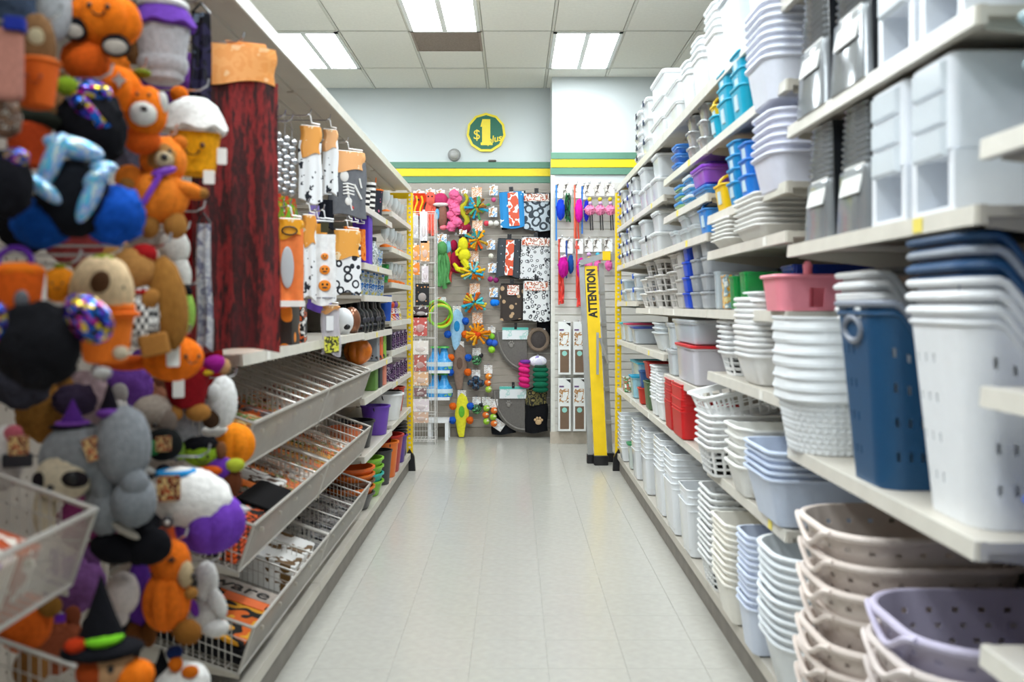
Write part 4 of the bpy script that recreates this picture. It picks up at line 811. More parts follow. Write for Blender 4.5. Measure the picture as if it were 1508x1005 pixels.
plush('plush_pumpkin_bear', 'orange pumpkin bear plush with brown feet above the lower bin', 250, 872, [('body', 'e5701c', 'p', -4, 12, 0, 34, 46, 32), ('hood', 'e5701c', 'e', 2, -42, 0, 28, 34, 26), ('face', 'c8b08a', 'e', 22, -28, 14, 12, 20, 14), ('nose', '*241a16', 'e', 34, -26, 22, 5, 5, 4), ('arm', TAN, 'e', 30, 0, 16, 10, 9, 9), ('leg', '8f5c24', 'e', 24, 58, 10, 22, 18, 18, (0, .5, 0)), ('mark', '*2a1408', 's', 4, -54, 26, 6, 5, 3)], xp=-.8, hk='pumpkin bear')
plush('plush_skeleton', 'white skeleton dog plush beside the lower wire bin', 303, 885, [('head', 'e6e4e0', 'e', 0, -28, 0, 18, 30, 18), ('body', 'd5d0ca', 'e', -2, 22, -2, 24, 26, 20), ('arm', 'e6e4e0', 'e', 16, 2, 10, 12, 24, 11, (0, -.4, 0)), ('leg', 'e6e4e0', 'e', 14, 38, 12, 20, 13, 13), ('bow', '8a3fc0', 'e', -16, 4, 16, 6, 14, 5, (0, -.3, 0)), ('nose', '*1c1a1c', 'e', -16, -30, 14, 5, 9, 5)], xp=-.8, hk='skeleton dog')
plush('plush_ghost', 'dusty white ghost plush beside the pumpkin bear', 180, 875, [('body', 'c9bdb8', 'e', 0, 0, 0, 24, 32, 22), ('tail', 'c9bdb8', 'e', -4, 30, 4, 14, 18, 12)], xp=-.86)
plush('plush_gnome', 'purple plush with brown feet behind the pumpkin bear', 205, 885, [('body', '5a2f92', 'e', 0, -10, 0, 18, 50, 18), ('foot', '7a4a22', 'e', -6, 48, 6, 12, 20, 12), ('foot', '7a4a22', 'e', 14, 48, 6, 11, 20, 12)], xp=-.9)
plush('plush_witch', 'witch doll plush in tall black hat with green band', 160, 930, [('hat', '15151a', 'c', -10, -34, 0, 34, 48, 28), ('band', '7ed02c', 'e', -8, 8, 4, 30, 12, 28), ('brim', '15151a', 'e', -8, 26, 0, 58, 13, 40), ('flower', 'd8401a', 'e', -42, 10, 20, 15, 11, 10), ('head', 'c99b72', 'e', 2, 52, 2, 34, 30, 28), ('hair', 'b0481c', 'e', -20, 54, 10, 24, 24, 20), ('eye', '*1c1412', 'e', 6, 46, 30, 5, 6, 3), ('body', OR, 'p', 34, 68, 8, 30, 26, 26)], xp=-.78)
plush('plush_monkey', 'orange plush with brown hands behind the wire baskets', 45, 920, [('body', 'd8611c', 'e', -8, -4, 0, 38, 44, 32), ('hand', '9a6a2c', 'e', 28, -28, 14, 17, 15, 14), ('ribbon', '7a35c8', 'b', 42, -10, 16, 7, 6, 3), ('foot', '8f6030', 'e', 2, 62, 10, 24, 30, 22)], xp=-1.0)
plush('plush_bone', 'white plush with orange bead necklace at the bottom', 268, 990, [('body', 'e8e6e2', 'e', 0, 16, 0, 40, 30, 28), ('bead', 'f07a1a', 'e', -8, -18, 16, 10, 11, 9), ('bead', 'f07a1a', 'e', 12, -6, 20, 12, 9, 9), ('hat', '23346a', 'e', -10, -32, 8, 12, 10, 10), ('hat_brim', '15151a', 'c', -28, -8, 0, 22, 30, 14)], xp=-.78)
plush('plush_rabbit', 'pink eared white plush beside the sloth', 22, 655, [('head', 'cfc8c4', 'e', -14, 20, 0, 26, 48, 24), ('ear', 'd06a7a', 'e', 0, -14, 10, 14, 16, 10), ('tag', MATS['hang_tag_print'], 'b', 10, -2, 26, 14, 14, 1.5), ('collar', '*1a1a24', 'b', 8, 20, 24, 20, 10, 3)], xp=-1.06)
plush('plush_spider', 'dark violet plush hanging behind the black shaggy plush', 110, 590, [('body', '3a2f44', 'f', 0, 0, 0, 30, 24, 24)], xp=-1.0)
# second row deeper on the same hooks
deep = [(40, 330, '15151a', 'black'), (110, 350, 'a04444', 'maroon'), (150, 110, 'd8701c', 'burnt orange'), (205, 215, '6a6a80', 'slate'), (210, 330, 'a89a90', 'mushroom'), (120, 590, '9a8488', 'mauve'), (180, 570, '6a3f92', 'violet'), (60, 150, '8a6a48', 'brown'), (230, 800, 'b84a24', 'rust'), (110, 860, '7a4f86', 'plum'), (80, 950, '8f4a30', 'mahogany'), (270, 640, '8d9195', 'stone grey'), (215, 740, '23232a', 'ink black'), (30, 560, '3a3a44', 'charcoal'), (70, 610, '9a6a30', 'caramel'), (150, 620, 'b9b4b0', 'pale grey'), (20, 20, '50607a', 'gunmetal blue'), (190, 50, '7d5a3a', 'chestnut'), (250, 130, '7a45a8', 'aubergine'), (150, 380, 'c08a4a', 'tan'), (210, 600, '8a5a44', 'cocoa'), (130, 770, '8a3a6a', 'blackberry'), (160, 960, '1c1c20', 'jet black')]
for u, v, c, nmn in deep:
    plush('plush_filler', '%s round plush on the back row of hooks' % nmn, u, v, [('body', c, 'f', 0, 0, 0, 42, 42, 26), ('ear', c, 'e', -24, -40, 0, 12, 15, 9), ('ear', c, 'e', 24, -40, 0, 12, 15, 9)], xp=-1.08)
# ------------------------------------------------------------------ hanging cloths, packs and towels
CURT = mat('blood_gauze', '2a1012', .85, 'noise', cols=('5c1216', '2c0f0f', '8c2020', '2c0f0f'), scale=5, bump=.6, bscale=60)
_nt = CURT.node_tree
mp = _nt.nodes.new('ShaderNodeMapping'); mp.inputs['Scale'].default_value = (3, 3, .5)
_tc = [n for n in _nt.nodes if n.type == 'TEX_COORD'][0]; _ns = [n for n in _nt.nodes if n.type == 'TEX_NOISE'][0]
_nt.links.new(_tc.outputs['Object'], mp.inputs[0]); _nt.links.new(mp.outputs[0], _ns.inputs['Vector']); _ns.inputs['Detail'].default_value = 9; _ns.inputs['Roughness'].default_value = .75
for _r in [n for n in _nt.nodes if n.type == 'VALTORGB']: _r.color_ramp.interpolation = 'EASE'
def cloth(w, h, th=.02, fold=.01, nf=4, flare=0, seed=0):
    """hanging folded cloth, closed volume, top edge at z = 0, face towards -y"""
    def f(sign):
        def g(a, b):
            x = (a-.5)*w*(1+flare*b); e = min(1, min(a, 1-a)*8)
            return (x+.01*noise.noise(Vector((b*2, seed, 0))), sign*(th/2*(.3+.7*e))+fold*math.sin(a*PI*2*nf+seed+b*.7)*(.3+.7*b), -b*h-.012*math.sin(a*5+seed)*b)
        return g
    m = MB(); m.grid(f(-1), 28, 12); k = len(m.v); m.grid(f(1), 28, 12)
    n = 29
    def idx(i, j): return j*n+i
    for i in range(28):
        for j in (0, 12): m.f.append((idx(i, j), idx(i+1, j), k+idx(i+1, j), k+idx(i, j)))
    for j in range(12):
        for i in (0, 28): m.f.append((idx(i, j), idx(i, j+1), k+idx(i, j+1), k+idx(i, j)))
    return m
ORP = mat('orange_card', 'eb9a4e', .45, 'noise', cols=('f0a45c', 'eb9a4e', 'f3c08a'), scale=18)
c = P(358, 118, 2.82)
t = thing('hanging_curtain', 'dark red blood-stained gauze curtain pack with orange header card', 'curtain', (-.85, 2.82, c.z), .42)
parts(t, [('gauze', cloth(.25, .83, .04, .012, 3, .05, 2).mesh('c'), CURT), ('header_card', cloth(.235, .115, .03, .004, 1, 0, 1).mesh('hc'), ORP, (-.002, -.012, .1)), ('rear_card', cloth(.12, .06, .004, .002, 1).mesh('hc2'), ORP, (.03, .022, .125))])
hook(0, 2.83, c.z+.12, .5, 'chrome peg hook holding the red curtain pack')
for k, (u, v0, h, w, col, xp, rz, lab) in enumerate(((285, 290, .62, .15, 'a3181c', -1.0, .4, 'bright red cape hanging behind the teddy bear plush'), (335, 330, .36, .14, 'd8441a', -.93, .4, 'orange red skirt hanging beside the red curtain'), (300, 330, .34, .035, mat('foil_strip', 'b9bcc4', .25, 'noise', metal=.4, cols=('d4d4d8', '8a8aa0', 'b9bcc4'), scale=30), -.84, .2, 'silver and blue costume strip before the red cape'), (296, 20, .34, .05, mat('film_strip', '1c1a28', .15, 'noise', cols=('2a2640', '14141c', '5a6474'), scale=14), -.88, .2, 'clear wrapped dark costume pack beside the drip cup'))):
    Y = xp*F/(u-CX); c = P(u, v0, Y)
    inst('hanging_costume', [('cloth', cloth(w, h, .02, .008, 2, .3, k).mesh('hc'), fab(col) if isinstance(col, str) else col), ('hanger', cm(('hng', w), lambda: MB().tube([(-w/2, 0, 0), (0, 0, .03), (w/2, 0, 0)], .004)), BLK)], lab, 'costume', c, rz, 'hanging costumes')
    hook(0, Y, c.z+.034, c.x+1.333, 'chrome peg hook for the '+lab.split(' hang')[0].split(' before')[0].split(' beside')[0])
SILV = mat('silver_chain', 'b9babd', .2, metal=.85, var=.2, scale=40)
for k in range(3):
    Y = 3.62+.085*k; x = -.93+.008*k
    ch = MB()
    for j in range(9): ch.ell((.006*math.sin(j*2+k), .0, -.05-.026*j), (.017+.004*(j % 2), .012, .015), 10, 6)
    tn = MB()
    for j in range(14):
        a = random.uniform(-.03, .03); tn.tube([(a*.4, 0, -.28), (a, .01, -.38), (a*1.3, .005, -.45-.08*random.random())], .003, 4)
    inst('garland', [('chain', ch.mesh('ch'), SILV), ('tinsel', tn.mesh('tn'), mat('tinsel_%d' % k, '6fae1c', .4, 'noise', cols=('c9401c', '6fae1c', 'e0a018'), scale=40)), ('loop', MB().tube([(0, 0, -.04), (.0, 0, .02), (-.01, 0, .045)], .002).mesh('lp'), CHROME)],
         'silver chain and tinsel garland %s' % ('beside the red curtain', 'between the other two garlands', 'beside the spotted tea towels')[k], 'garland', (x, Y, 2.13), .4, 'garlands')
    hook(0, Y, 2.168, x+1.333, 'chrome peg hook holding the garland %s' % ('beside the red curtain', 'in the middle', 'beside the tea towels')[k])
TOWW = mat('spooky_towel', 'eceef0', .85, 'noise', cols=('eceef0', 'eceef0', 'eceef0', '20242e'), scale=34)
TOWG = fab('6f7176')
def towel(label, u, v, px_w, px_h, m, xp=-.9, rz=.5, header='e8a04c', hh=.3, hangc=True, extra=(), th=.02, hl=None, cat='towel', name='tea_towel', fold=.004):
    Y = xp*F/(u-CX); s = Y/F; c = P(u, v-px_h/2, Y); w = px_w*s/math.cos(rz)*.92; h = px_h*s
    L = [('cloth', cloth(w, h*(1-hh*.55), th, fold, 2, .06, u).mesh('tw'), m, (0, 0, -h*hh*.5))]
    if header: L.append(('header_card', cloth(w*.94, h*hh, th+.012, .002, 1, 0, 1).mesh('hd'), mat('card_'+header, header, .4, 'noise', cols=(header, header, 'f2d8b0'), scale=25)))
    if hangc: L.append(('clip_hanger', MB().tube([(-w*.42, 0, .004), (w*.42, 0, .004), (w*.42, 0, .014), (.006, 0, .018), (.0, 0, .05), (-.012, 0, .055)], .0035, 6).mesh('ch'), WHT))
    L += list(extra(w, h)) if extra else []
    inst(name, L, label, cat, c, rz, 'hanging linens and packs')
    hook(0, Y, c.z+.05, c.x+1.333, 'chrome peg hook for '+(hl or label[:40]))
towel('white tea towel with black spooky print and orange card', 457, 243, 32, 112, TOWW, hh=.38, hl='the spooky print towel')
towel('narrow white spooky tea towel beside the skeleton towel', 486, 240, 22, 96, TOWW, xp=-.91, header='efb27a', hh=.3, hl='the narrow spooky towel')
def skel(w, h):
    m = MB(); y = -.016
    def bone(a, b, r): m.tube([(a[0], y, a[1]), (b[0], y, b[1])], r, 6)
    m.ell((-w*.12, y, -h*.38), (.024, .005, .03)); bone((-.01, -h*.48), (.0, -h*.7), .006)
    for k in range(4): m.tube([(-.03, y, -h*(.5+.05*k)), (-.005, y-.004, -h*(.49+.05*k)), (.03, y, -h*(.51+.05*k))], .004, 5)
    bone((.03, -h*.5), (w*.36, -h*.72), .006); bone((0, -h*.7), (w*.1, -h*.9), .006); bone((w*.3, -h*.4), (w*.36, -h*.55), .005); m.ell((.0, y, -h*.76), (.02, .005, .022))
    return [('skeleton_print', m.mesh('sk'), pl('e8e6e2')), ('heart_print', MB().ell((w*.1, -.017, -h*.86), (.01, .004, .01)).mesh('ht'), pl('c0352c'))]
towel('dark grey tea towel printed with a white skeleton', 512, 272, 52, 96, TOWG, xp=-.87, header='f0b074', hh=.3, extra=skel, th=.03, hl='the skeleton towel')
def ghostp(w, h): return [('ghost_print', MB().ell((-w*.18, -.02, -h*.55), (w*.26, .006, h*.24)).mesh('g'), pl('b9bcc0')), ('black_loop', MB().tube([(w*.3*math.cos(2*PI*k/12)-w*.1, -.022, -h*.13+.016*math.sin(2*PI*k/12)) for k in range(12)], .003, 5, True).mesh('l'), BLK), ('white_band', MB().box(-w*.52, w*.52, -.02, .012, -h*1.0, -h*.93).mesh('wb', False), pl('efeeea'))]
towel('orange kitchen towel with a pale ghost and white band', 428, 388, 36, 128, mat('orange_towel', 'ee7e3c', .8, var=.08), xp=-.88, header='efa41c', hh=.2, extra=ghostp, hl='the ghost towel')
def pumps(w, h):
    L = []
    for k, (q, r) in enumerate(((.42, .016), (.58, .022), (.77, .026))):
        L.append(('pumpkin_print', cm(('pp', k), lambda: MB().ell((0, 0, 0), (r*1.1, .004, r), ridge=.1)), pl('ee8a1c'), (.0, -.014, -h*q), (0, 0, 0), 1, [('eyes_print', cm(('ppe', k), lambda: MB().ell((-.4*r, -.004, .2*r), (r*.2, .002, r*.22), 8, 6).ell((.4*r, -.004, .2*r), (r*.2, .002, r*.22), 8, 6).ell((0, -.004, -.35*r), (r*.5, .002, r*.14), 8, 6)), BLK)]))
    L.append(('stripe_print', MB().box(-w*.45, w*.45, -.0135, -.011, -h*.925, -h*.91).mesh('st', False), pl('8a8a96')))
    L.append(('neck_label', MB().box(-.018, .018, -.0145, -.012, -h*.13, -h*.01).mesh('nl', False), pl('3c3a20')))
    return L
towel('white tea towel with three stacked pumpkins', 477, 388, 34, 122, fab('f1f1f1'), xp=-.87, header=None, extra=pumps, hl='the stacked pumpkin towel', rz=.45)
towel('folded white towel with black vine print beside pumpkin towel', 455, 380, 20, 124, TOWW, xp=-.9, header='e69a3c', hh=.35, hl='the vine towel')
towel('white towel with big black swirls and orange card', 511, 388, 40, 96, mat('swirl_towel', 'eff0f2', .85, 'rings', cols=('23262e',), scale=22, thr=.5), xp=-.87, header='eda648', hh=.42, hl='the swirl towel')
for k in range(3):
    towel('orange wrapped pumpkin pack %s' % ('beside the swirl towel', 'in the middle of three', 'beside the tall purple box')[k], 513+9*k, 352+2*k, 14, 52, mat('orange_wrap', 'ef7d22', .25, 'noise', cols=('f2913a', 'ef7d22', 'c9581a'), scale=30), xp=-.93, header=None, hl=('the first pumpkin pack', 'the middle pumpkin pack', 'the last pumpkin pack')[k], cat='pack', name='party_pack')
def pouchx(w, h): return [('print_panel', MB().box(-w*.4, w*.4, -.016, -.012, -h*.95, -h*.62).mesh('pp', False), mat('lime_print', 'cfd23a', .4, 'noise', cols=('e6e05a', '3a3a20', 'cfd23a'), scale=40)), ('white_print', MB().box(-w*.3, w*.1, -.016, -.012, -h*.5, -h*.2).mesh('pp', False), pl('eef0f2'))]
towel('clear pouch of lime and white party favours', 487, 487, 26, 72, clear('d8d4dc', .55), xp=-.85, header='e0a060', hh=.12, extra=pouchx, hl='the party favour pouch', cat='pack', name='party_pack')
towel('purple folded napkin pack above the pumpkin box', 470, 448, 34, 20, fab('6a4cae'), xp=-.93, header=None, hl='the napkin pack', cat='pack', name='party_pack')
towel('yellow wrapped snack pack above the ghost towel', 420, 330, 16, 34, mat('yellow_wrap', 'eeb021', .3, var=.15), xp=-.93, header=None, hl='the snack pack', cat='pack', name='party_pack')
towel('orange header pack above the pumpkin towel', 466, 338, 30, 24, mat('orange_wrap2', 'f0a030', .3, var=.15), xp=-.95, header=None, hl='the header pack', cat='pack', name='party_pack')
towel('violet pack behind the spooky print towel', 463, 312, 14, 26, fab('8a7ac0'), xp=-.98, header=None, hl='the violet pack', cat='pack', name='party_pack')
towel('black pack hanging behind the skeleton towel', 480, 312, 22, 50, fab('1a1d26'), xp=-.97, header=None, hl='the black pack', cat='pack', name='party_pack')
# boxes on the shelf above the bins
PBX = mat('pumpkin_print', '231d1a', .5, 'spots', cols=('ef8a1c',), scale=15, thr=.42)
def sbox(name, label, cat, x, y, z, w, d, h, m, rz=0, extra=()):
    inst(name, [('carton', cm(('sbox', w, d, h), lambda: rbox(w, d, h, .006, .003)), m)]+list(extra) if extra else [('carton', cm(('sbox', w, d, h), lambda: rbox(w, d, h, .006, .003)), m)], label, cat, (x, y, z), rz, 'cartons on the costume shelves')
sbox('gift_box', 'box printed with round orange pumpkins', 'box', -.97, 3.72, 1.251, .18, .14, .19, PBX)
sbox('gift_box', 'orange gift box beside the pumpkin print box', 'box', -1.0, 3.52, 1.251, .16, .12, .18, paper('e8782a'))
for k in range(3): sbox('treat_bag', 'black and white jack o lantern treat bag, %s from pumpkin box' % ('first', 'second', 'third')[k], 'bag', -.95-.02*k, 3.92+.1*k, 1.251, .12, .05, .17-.01*k, mat('treat_print', '17171a', .5, 'noise', cols=('e8e6e2', '17171a', 'e2601c', '17171a'), scale=22))
sbox('gift_box', 'dark brown carton behind the party favour pouch', 'box', -1.08, 4.24, 1.251, .16, .16, .2, paper('3a2418'))
# ------------------------------------------------------------------ glassware and party goods on the far shelves
GLS = clear('eaf2f4', .42); ORG = pl('e8751c')
def goblet(): return MB().lathe([(.0, 0), (.034, 0), (.034, .004), (.005, .008), (.005, .06), (.012, .07), (.03, .1), (.034, .14), (.031, .165), (.029, .165), (.031, .14), (.027, .1), (.0, .078)], 16, cap0=False, cap1=False)
def K_gob(): return [('bowl', cm(('gob',), goblet), GLS), ('base', cm(('gobb',), lambda: MB().lathe([(0, 0), (.042, 0), (.042, .022), (.014, .034), (0, .036)], 16, cap0=False, cap1=False)), ORG)]
def K_cup(m, r=.04, h=.14, lid=None, straw=None, band=None):
    L = [('cup', cm(('cup', r, h), lambda: MB().lathe([(0, 0), (r*.78, 0), (r*.8, .004), (r, h), (r*.95, h), (r*.75, .008), (0, .008)], 20, cap0=False, cap1=False)), m)]
    if lid: L.append(('lid', cm(('cl', r), lambda: MB().lathe([(0, .012), (r*.9, .012), (r*1.06, .008), (r*1.06, 0), (0, 0)], 20, cap0=False, cap1=False)), lid, (0, 0, h-.004)))
    if straw: L.append(('straw', cm(('cs',), lambda: MB().tube([(0, 0, 0), (.006, 0, .09)], .004)), straw, (0, 0, h)))
    return L
def ones(name, L, labels, cat, x, Ys, z, group, rz=0):
    for y, lab in zip(Ys, labels): inst(name, L, lab, cat, (x+random.uniform(-.008, .008), y, z+.001), rz, group)
NTH = ['first', 'second', 'third', 'fourth', 'fifth', 'sixth']
for z, tx, n in ((2.086, 'top', 5), (1.83, 'second', 5), (1.575, 'third', 4)):
    ones('goblet', K_gob(), ['clear goblet with orange foot on %s glass shelf, %s from yellow post' % (tx, NTH[k]) for k in range(n)], 'glass', -.95, [7.7-.22*k for k in range(n)], z, 'orange footed goblets')
    pass
ones('tumbler', K_cup(mat('green_glitter', '1f7a34', .3, 'cells', cols=('2f9a44', '14601f'), scale=90), .06, .14), ['green glitter tumbler under the goblets'], 'tumbler', -.99, [6.86], 1.575, 'tumblers')
STR = mat('bw_stripe', '17171a', .5, 'stripez', cols=('eceae6',), scale=9)
ones('party_cup', K_cup(mat('space_cup', '1d2230', .4, 'spots', cols=('d86a8a',), scale=34, thr=.2), .055, .2, ORG, ORG), ['black dotted tumbler with orange lid and straw'], 'cup', -.95, [6.35], 2.0, 'tumblers')
ones('party_cup', K_cup(STR, .045, .2), ['black and white striped paper cup stack'], 'cup', -.94, [5.95], 2.0, 'tumblers')
ones('party_cup', K_cup(STR, .036, .12), ['small striped cup beside the orange tumbler'], 'cup', -.93, [5.72], 2.0, 'tumblers')
ones('party_cup', K_cup(pl('ea7a1e'), .035, .19, pl('e6e4e0')), ['orange tumbler with white lid'], 'cup', -.94, [5.58], 2.0, 'tumblers')
ones('bare_goblet', [('bowl', CACHE[('gob',)], GLS)], ['plain clear goblet beside the orange lidded tumbler'], 'glass', -1.0, [6.52], 2.0, 'tumblers')
sbox('tall_box', 'tall purple box on the skull jar shelving', 'box', -.94, 5.72, 1.661, .1, .16, .3, mat('purple_box', '5320b8', .45, var=.1, scale=30))
ones('glass_jar', [('jar', cm(('jar',), lambda: MB().lathe([(0, 0), (.05, 0), (.06, .02), (.06, .12), (.045, .15), (.045, .17), (0, .17)], 18, cap0=False, cap1=False)), mat('silver_glass', 'c9cfd0', .1, 'noise', metal=.3, cols=('8a9494', 'e8eeee', 'c9cfd0'), scale=40)), ('jar_lid', cm(('jarl',), lambda: MB().lathe([(0, 0), (.05, 0), (.05, .025), (0, .03)], 18, cap0=False, cap1=False)), pl('2a2a30'), (0, 0, .17))], ['silver glass jar with black lid beside the purple box'], 'jar', -.95, [6.05], 1.66, 'tumblers')
CUPM = mat('blue_print_glass', '9ab8d0', .15, 'noise', cols=('2f6fc0', 'd4dde4', '9ab8d0', 'cfc05a'), scale=26, alpha=.8)
ones('printed_glass', K_cup(CUPM, .045, .15), ['blue and yellow printed glass, %s from the purple box shelf end' % NTH[k] for k in range(5)], 'glass', -.95, [5.6+.2*k for k in range(5)], 1.47, 'printed glasses')
ones('printed_glass', K_cup(CUPM, .045, .13), ['short printed glass beside the silver jar, %s from it' % NTH[k] for k in range(3)], 'glass', -.96, [6.2+.13*k for k in range(3)], 1.66, 'printed glasses')
SKU = mat('black_glass', '111116', .12, var=.1, scale=30)
def skull(): return MB().lathe([(0, 0), (.05, 0), (.058, .02), (.06, .09), (.05, .13), (.03, .15), (.024, .2), (.026, .205), (0, .205)], 20, cap0=False, cap1=False)
def K_skull():
    fm = cm(('skf',), lambda: MB().ell((-.022, 0, .0), (.016, .006, .018), 10, 6).ell((.022, 0, 0), (.016, .006, .018), 10, 6).ell((0, 0, -.034), (.02, .006, .008), 10, 6))
    return [('bottle', cm(('skl',), skull), SKU), ('skull_relief', fm, pl('3a3a42', .2), (.04, -.043, .08), (0, 0, .75))]
ones('skull_bottle', K_skull(), ['black glass skull bottle, %s from the brown mask' % NTH[k] for k in range(6)], 'bottle', -.95, [5.5+.175*k for k in range(6)], 1.24, 'black skull bottles')
ones('skull_bottle', K_skull(), ['black skull bottle in rear row, %s from the brown mask' % NTH[k] for k in range(5)], 'bottle', -1.08, [5.56+.18*k for k in range(5)], 1.24, 'black skull bottles')
ones('mask_jar', [('jar', cm(('mskj',), lambda: MB().ell((0, 0, .07), (.055, .055, .08), 18, 12)), mat('copper_glass', '8a5a40', .2, metal=.4)), ('foot_ring', cm(('mskf',), lambda: MB().lathe([(0, 0), (.035, 0), (.04, .012), (0, .012)], 16, cap0=False, cap1=False)), pl('5a3a28'))], ['brown face shaped jar before the skull bottles'], 'jar', -.93, [5.28], 1.251, 'jars')
PGL = mat('amber_glass', 'd9741a', .1, alpha=.92, var=.2, scale=20)
ones('pumpkin_jar', [('jar', cm(('pj',), lambda: MB().ell((0, 0, .085), (.085, .085, .085), 48, 16, ridge=.13, nr=8)), PGL), ('jar_lid', cm(('pjl',), lambda: MB().lathe([(0, .15), (.03, .15), (.03, .185), (.02, .2), (0, .2)], 16, cap0=False, cap1=False)), pl('b08a50')), ('handle', cm(('pjh',), lambda: MB().tube([(0, -.05, .16), (0, -.075, .19), (0, -.05, .215)], .012, 6)), pl('6a4a30'))], ['amber glass pumpkin jar with stopper'], 'jar', -.96, [5.7], 1.04, 'jars')
ones('black_jar', [('jar', cm(('bj',), lambda: MB().ell((0, 0, .075), (.065, .065, .075), 18, 12)), SKU), ('jar_lid', CACHE[('pjl',)], SKU, (0, 0, -.01))], ['black round jar behind the pumpkin jar'], 'jar', -1.03, [5.95], 1.04, 'jars')
ones('ghost_jar', [('jar', cm(('gj',), lambda: MB().ell((0, 0, .07), (.06, .06, .075), 18, 12)), pl('e6e8ea')), ('print', cm(('gjp',), lambda: MB().ell((.03, -.045, .04), (.02, .01, .016), 10, 6)), BLK), ('foot_ring', CACHE[('mskf',)], pl('d0d2d4'))], ['white ghost jar on the bin edge shelf'], 'jar', -.95, [5.1], 1.251, 'jars')
for k, (c, lab) in enumerate((('8a8f96', 'black and white spooky bag beside the pumpkin jar'), ('e8641e', 'orange bat print bag beside the pumpkin jar'), ('86b832', 'lime green bat print bag at the shelf end'))):
    sbox('treat_bag', lab, 'bag', -.95, 6.12+.16*k, 1.041, .1, .12, .19, mat('batbag%d' % k, c, .5, 'noise', cols=(c, c, '2a2226'), scale=24))
ones('blue_bottle', K_cup(pl('1f4fb0'), .045, .19), ['plain blue bottle on the fourth glass shelf'], 'bottle', -.95, [6.8], 1.294, 'tumblers')
for k, c in enumerate(('e8b01c', 'd84a1c', '7a4a9a', 'c8b040')):
    ones('figurine', [('body', cm(('fig',), lambda: MB().lathe([(0, 0), (.035, 0), (.03, .05), (.022, .09), (0, .1)], 14, cap0=False, cap1=False)), mat('fig%d' % k, c, .3, 'noise', cols=(c, 'e6e4e0', c), scale=40)), ('head', cm(('figh',), lambda: MB().ell((0, 0, .12), (.025, .025, .028), 14, 8)), pl(c))], ['%s figurine beside the blue bottle' % ('yellow', 'red', 'violet', 'gold')[k]], 'figurine', -.95, [6.98+.17*k], 1.294, 'figurines')
PFO = mat('purple_foil', '6a4a72', .18, 'noise', metal=.6, cols=('8a6a90', '3c2846', 'c8b8cc', '5a3a64'), scale=26)
for z, tx in ((1.08, 'upper'), (.844, 'lower')):
    for k in range(4): sbox('foil_pack', 'purple foil pack on the %s foil shelf, %s from the post' % (tx, NTH[k]), 'pack', -.97, 7.68-.25*k, z+.001, .16, .2, .13, PFO, .1)
sbox('treat_bag', 'black narrow bag beside the upper foil packs', 'bag', -.95, 6.76, 1.081, .1, .08, .18, paper('1c1a1e'))
for k, (c, lab) in enumerate((('5f8a3a', 'green bag under the lime bag shelf'), ('2a3038', 'black owl print bag under the lime bag shelf'), ('d8806a', 'salmon bag under the lime bag shelf'))):
    sbox('treat_bag', lab, 'bag', -.94, 5.98+.2*k, .86, .1, .12, .16, paper(c))
def bucket(r, h, handle=True): return MB().lathe([(0, 0), (r*.74, 0), (r*.76, .005), (r*.98, h-.012), (r*1.05, h-.012), (r*1.05, h), (r*.95, h), (r*.72, .01), (0, .01)], 24, cap0=False, cap1=False)
def K_buck(c, r=.11, h=.18, tilt=0, hc='1a1a1e', handle=True):
    L = [('pail', cm(('bk', r, h), lambda: bucket(r, h)), pl(c))]
    if handle: L.append(('handle', cm(('bkh', r, h), lambda: MB().tube([(0, -r*math.cos(PI*k/12), h-.01-r*.45*math.sin(PI*k/12)) for k in range(13)], .004, 6)), pl(hc), (r*.3, 0, 0)))
    return L
for c, lab, x, y, z, r, h in (('eceeef', 'large white pail on the third bowl shelf', -.98, 7.0, .543, .14, .2), ('4c4a4a', 'charcoal pail beside the white pail', -1.0, 7.3, .543, .11, .19), ('d8402a', 'red orange pail near the yellow post', -1.0, 7.58, .543, .1, .2),
        ('2a2a2e', 'black pail on the knee shelf', -1.0, 5.8, .518, .12, .17), ('6a3fb0', 'purple scroll print pail at the shelf edge', -.96, 6.38, .518, .1, .2), ('e0703a', 'orange pail inside the middle bin row', -1.02, 5.56, .518, .1, .16),
        ('b82a22', 'red bowl pail on the bottom deck', -.99, 7.0, .151, .15, .28), ('e2701c', 'orange ribbed pail on the bottom deck', -.96, 6.78, .151, .11, .26), ('55328f', 'purple pail on the bottom deck by the post', -.97, 7.42, .151, .11, .22), ('3a3a3c', 'charcoal tall pail beside the orange pail', -.95, 6.5, .151, .09, .24)):
    inst('party_pail', K_buck(c, r, h), lab, 'pail', (x, y, z+.001), random.uniform(-.4, .4), 'party pails')
for k in range(4): inst('serving_bowl', K_buck(('7cb82c', '2fb0a8', '7cb82c', '8ac83a')[k], .13, .1, handle=False), 'green serving bowl in the nested pile, %s' % ordn(3-k, 4), 'bowl', (-1.0, 6.12, .151+.1*0+.05*k+.12*0), 0, 'nested party bowls')
for k in range(5): inst('serving_bowl', K_buck(('4a4a4c', 'e0701c', '5a3a2a', 'e0701c', 'e2661a')[k], .15, .1, handle=False), 'orange serving bowl in the nested pile, %s' % ordn(4-k, 5), 'bowl', (-1.02, 5.72, .151+.04*k), 0, 'nested party bowls')
for k in range(4): inst('party_hat', [('crown', cm(('ph',), lambda: MB().lathe([(0, .06), (.06, .055), (.075, .0), (.13, -.006), (.135, 0), (.13, .006), (.08, .008)], 24, cap0=False, cap1=False)), pl('1c1c20')), ('band', cm(('phb',), lambda: MB().lathe([(.077, .004), (.072, .02), (.07, .02), (.075, .004)], 24, cap0=False, cap1=False)), pl('3a3a42'))], 'black felt hat on the knee shelf, %s of the pile' % ordn(3-k, 4), 'hat', (-1.0, 7.5, .385+.025*k), 0, 'black hats')
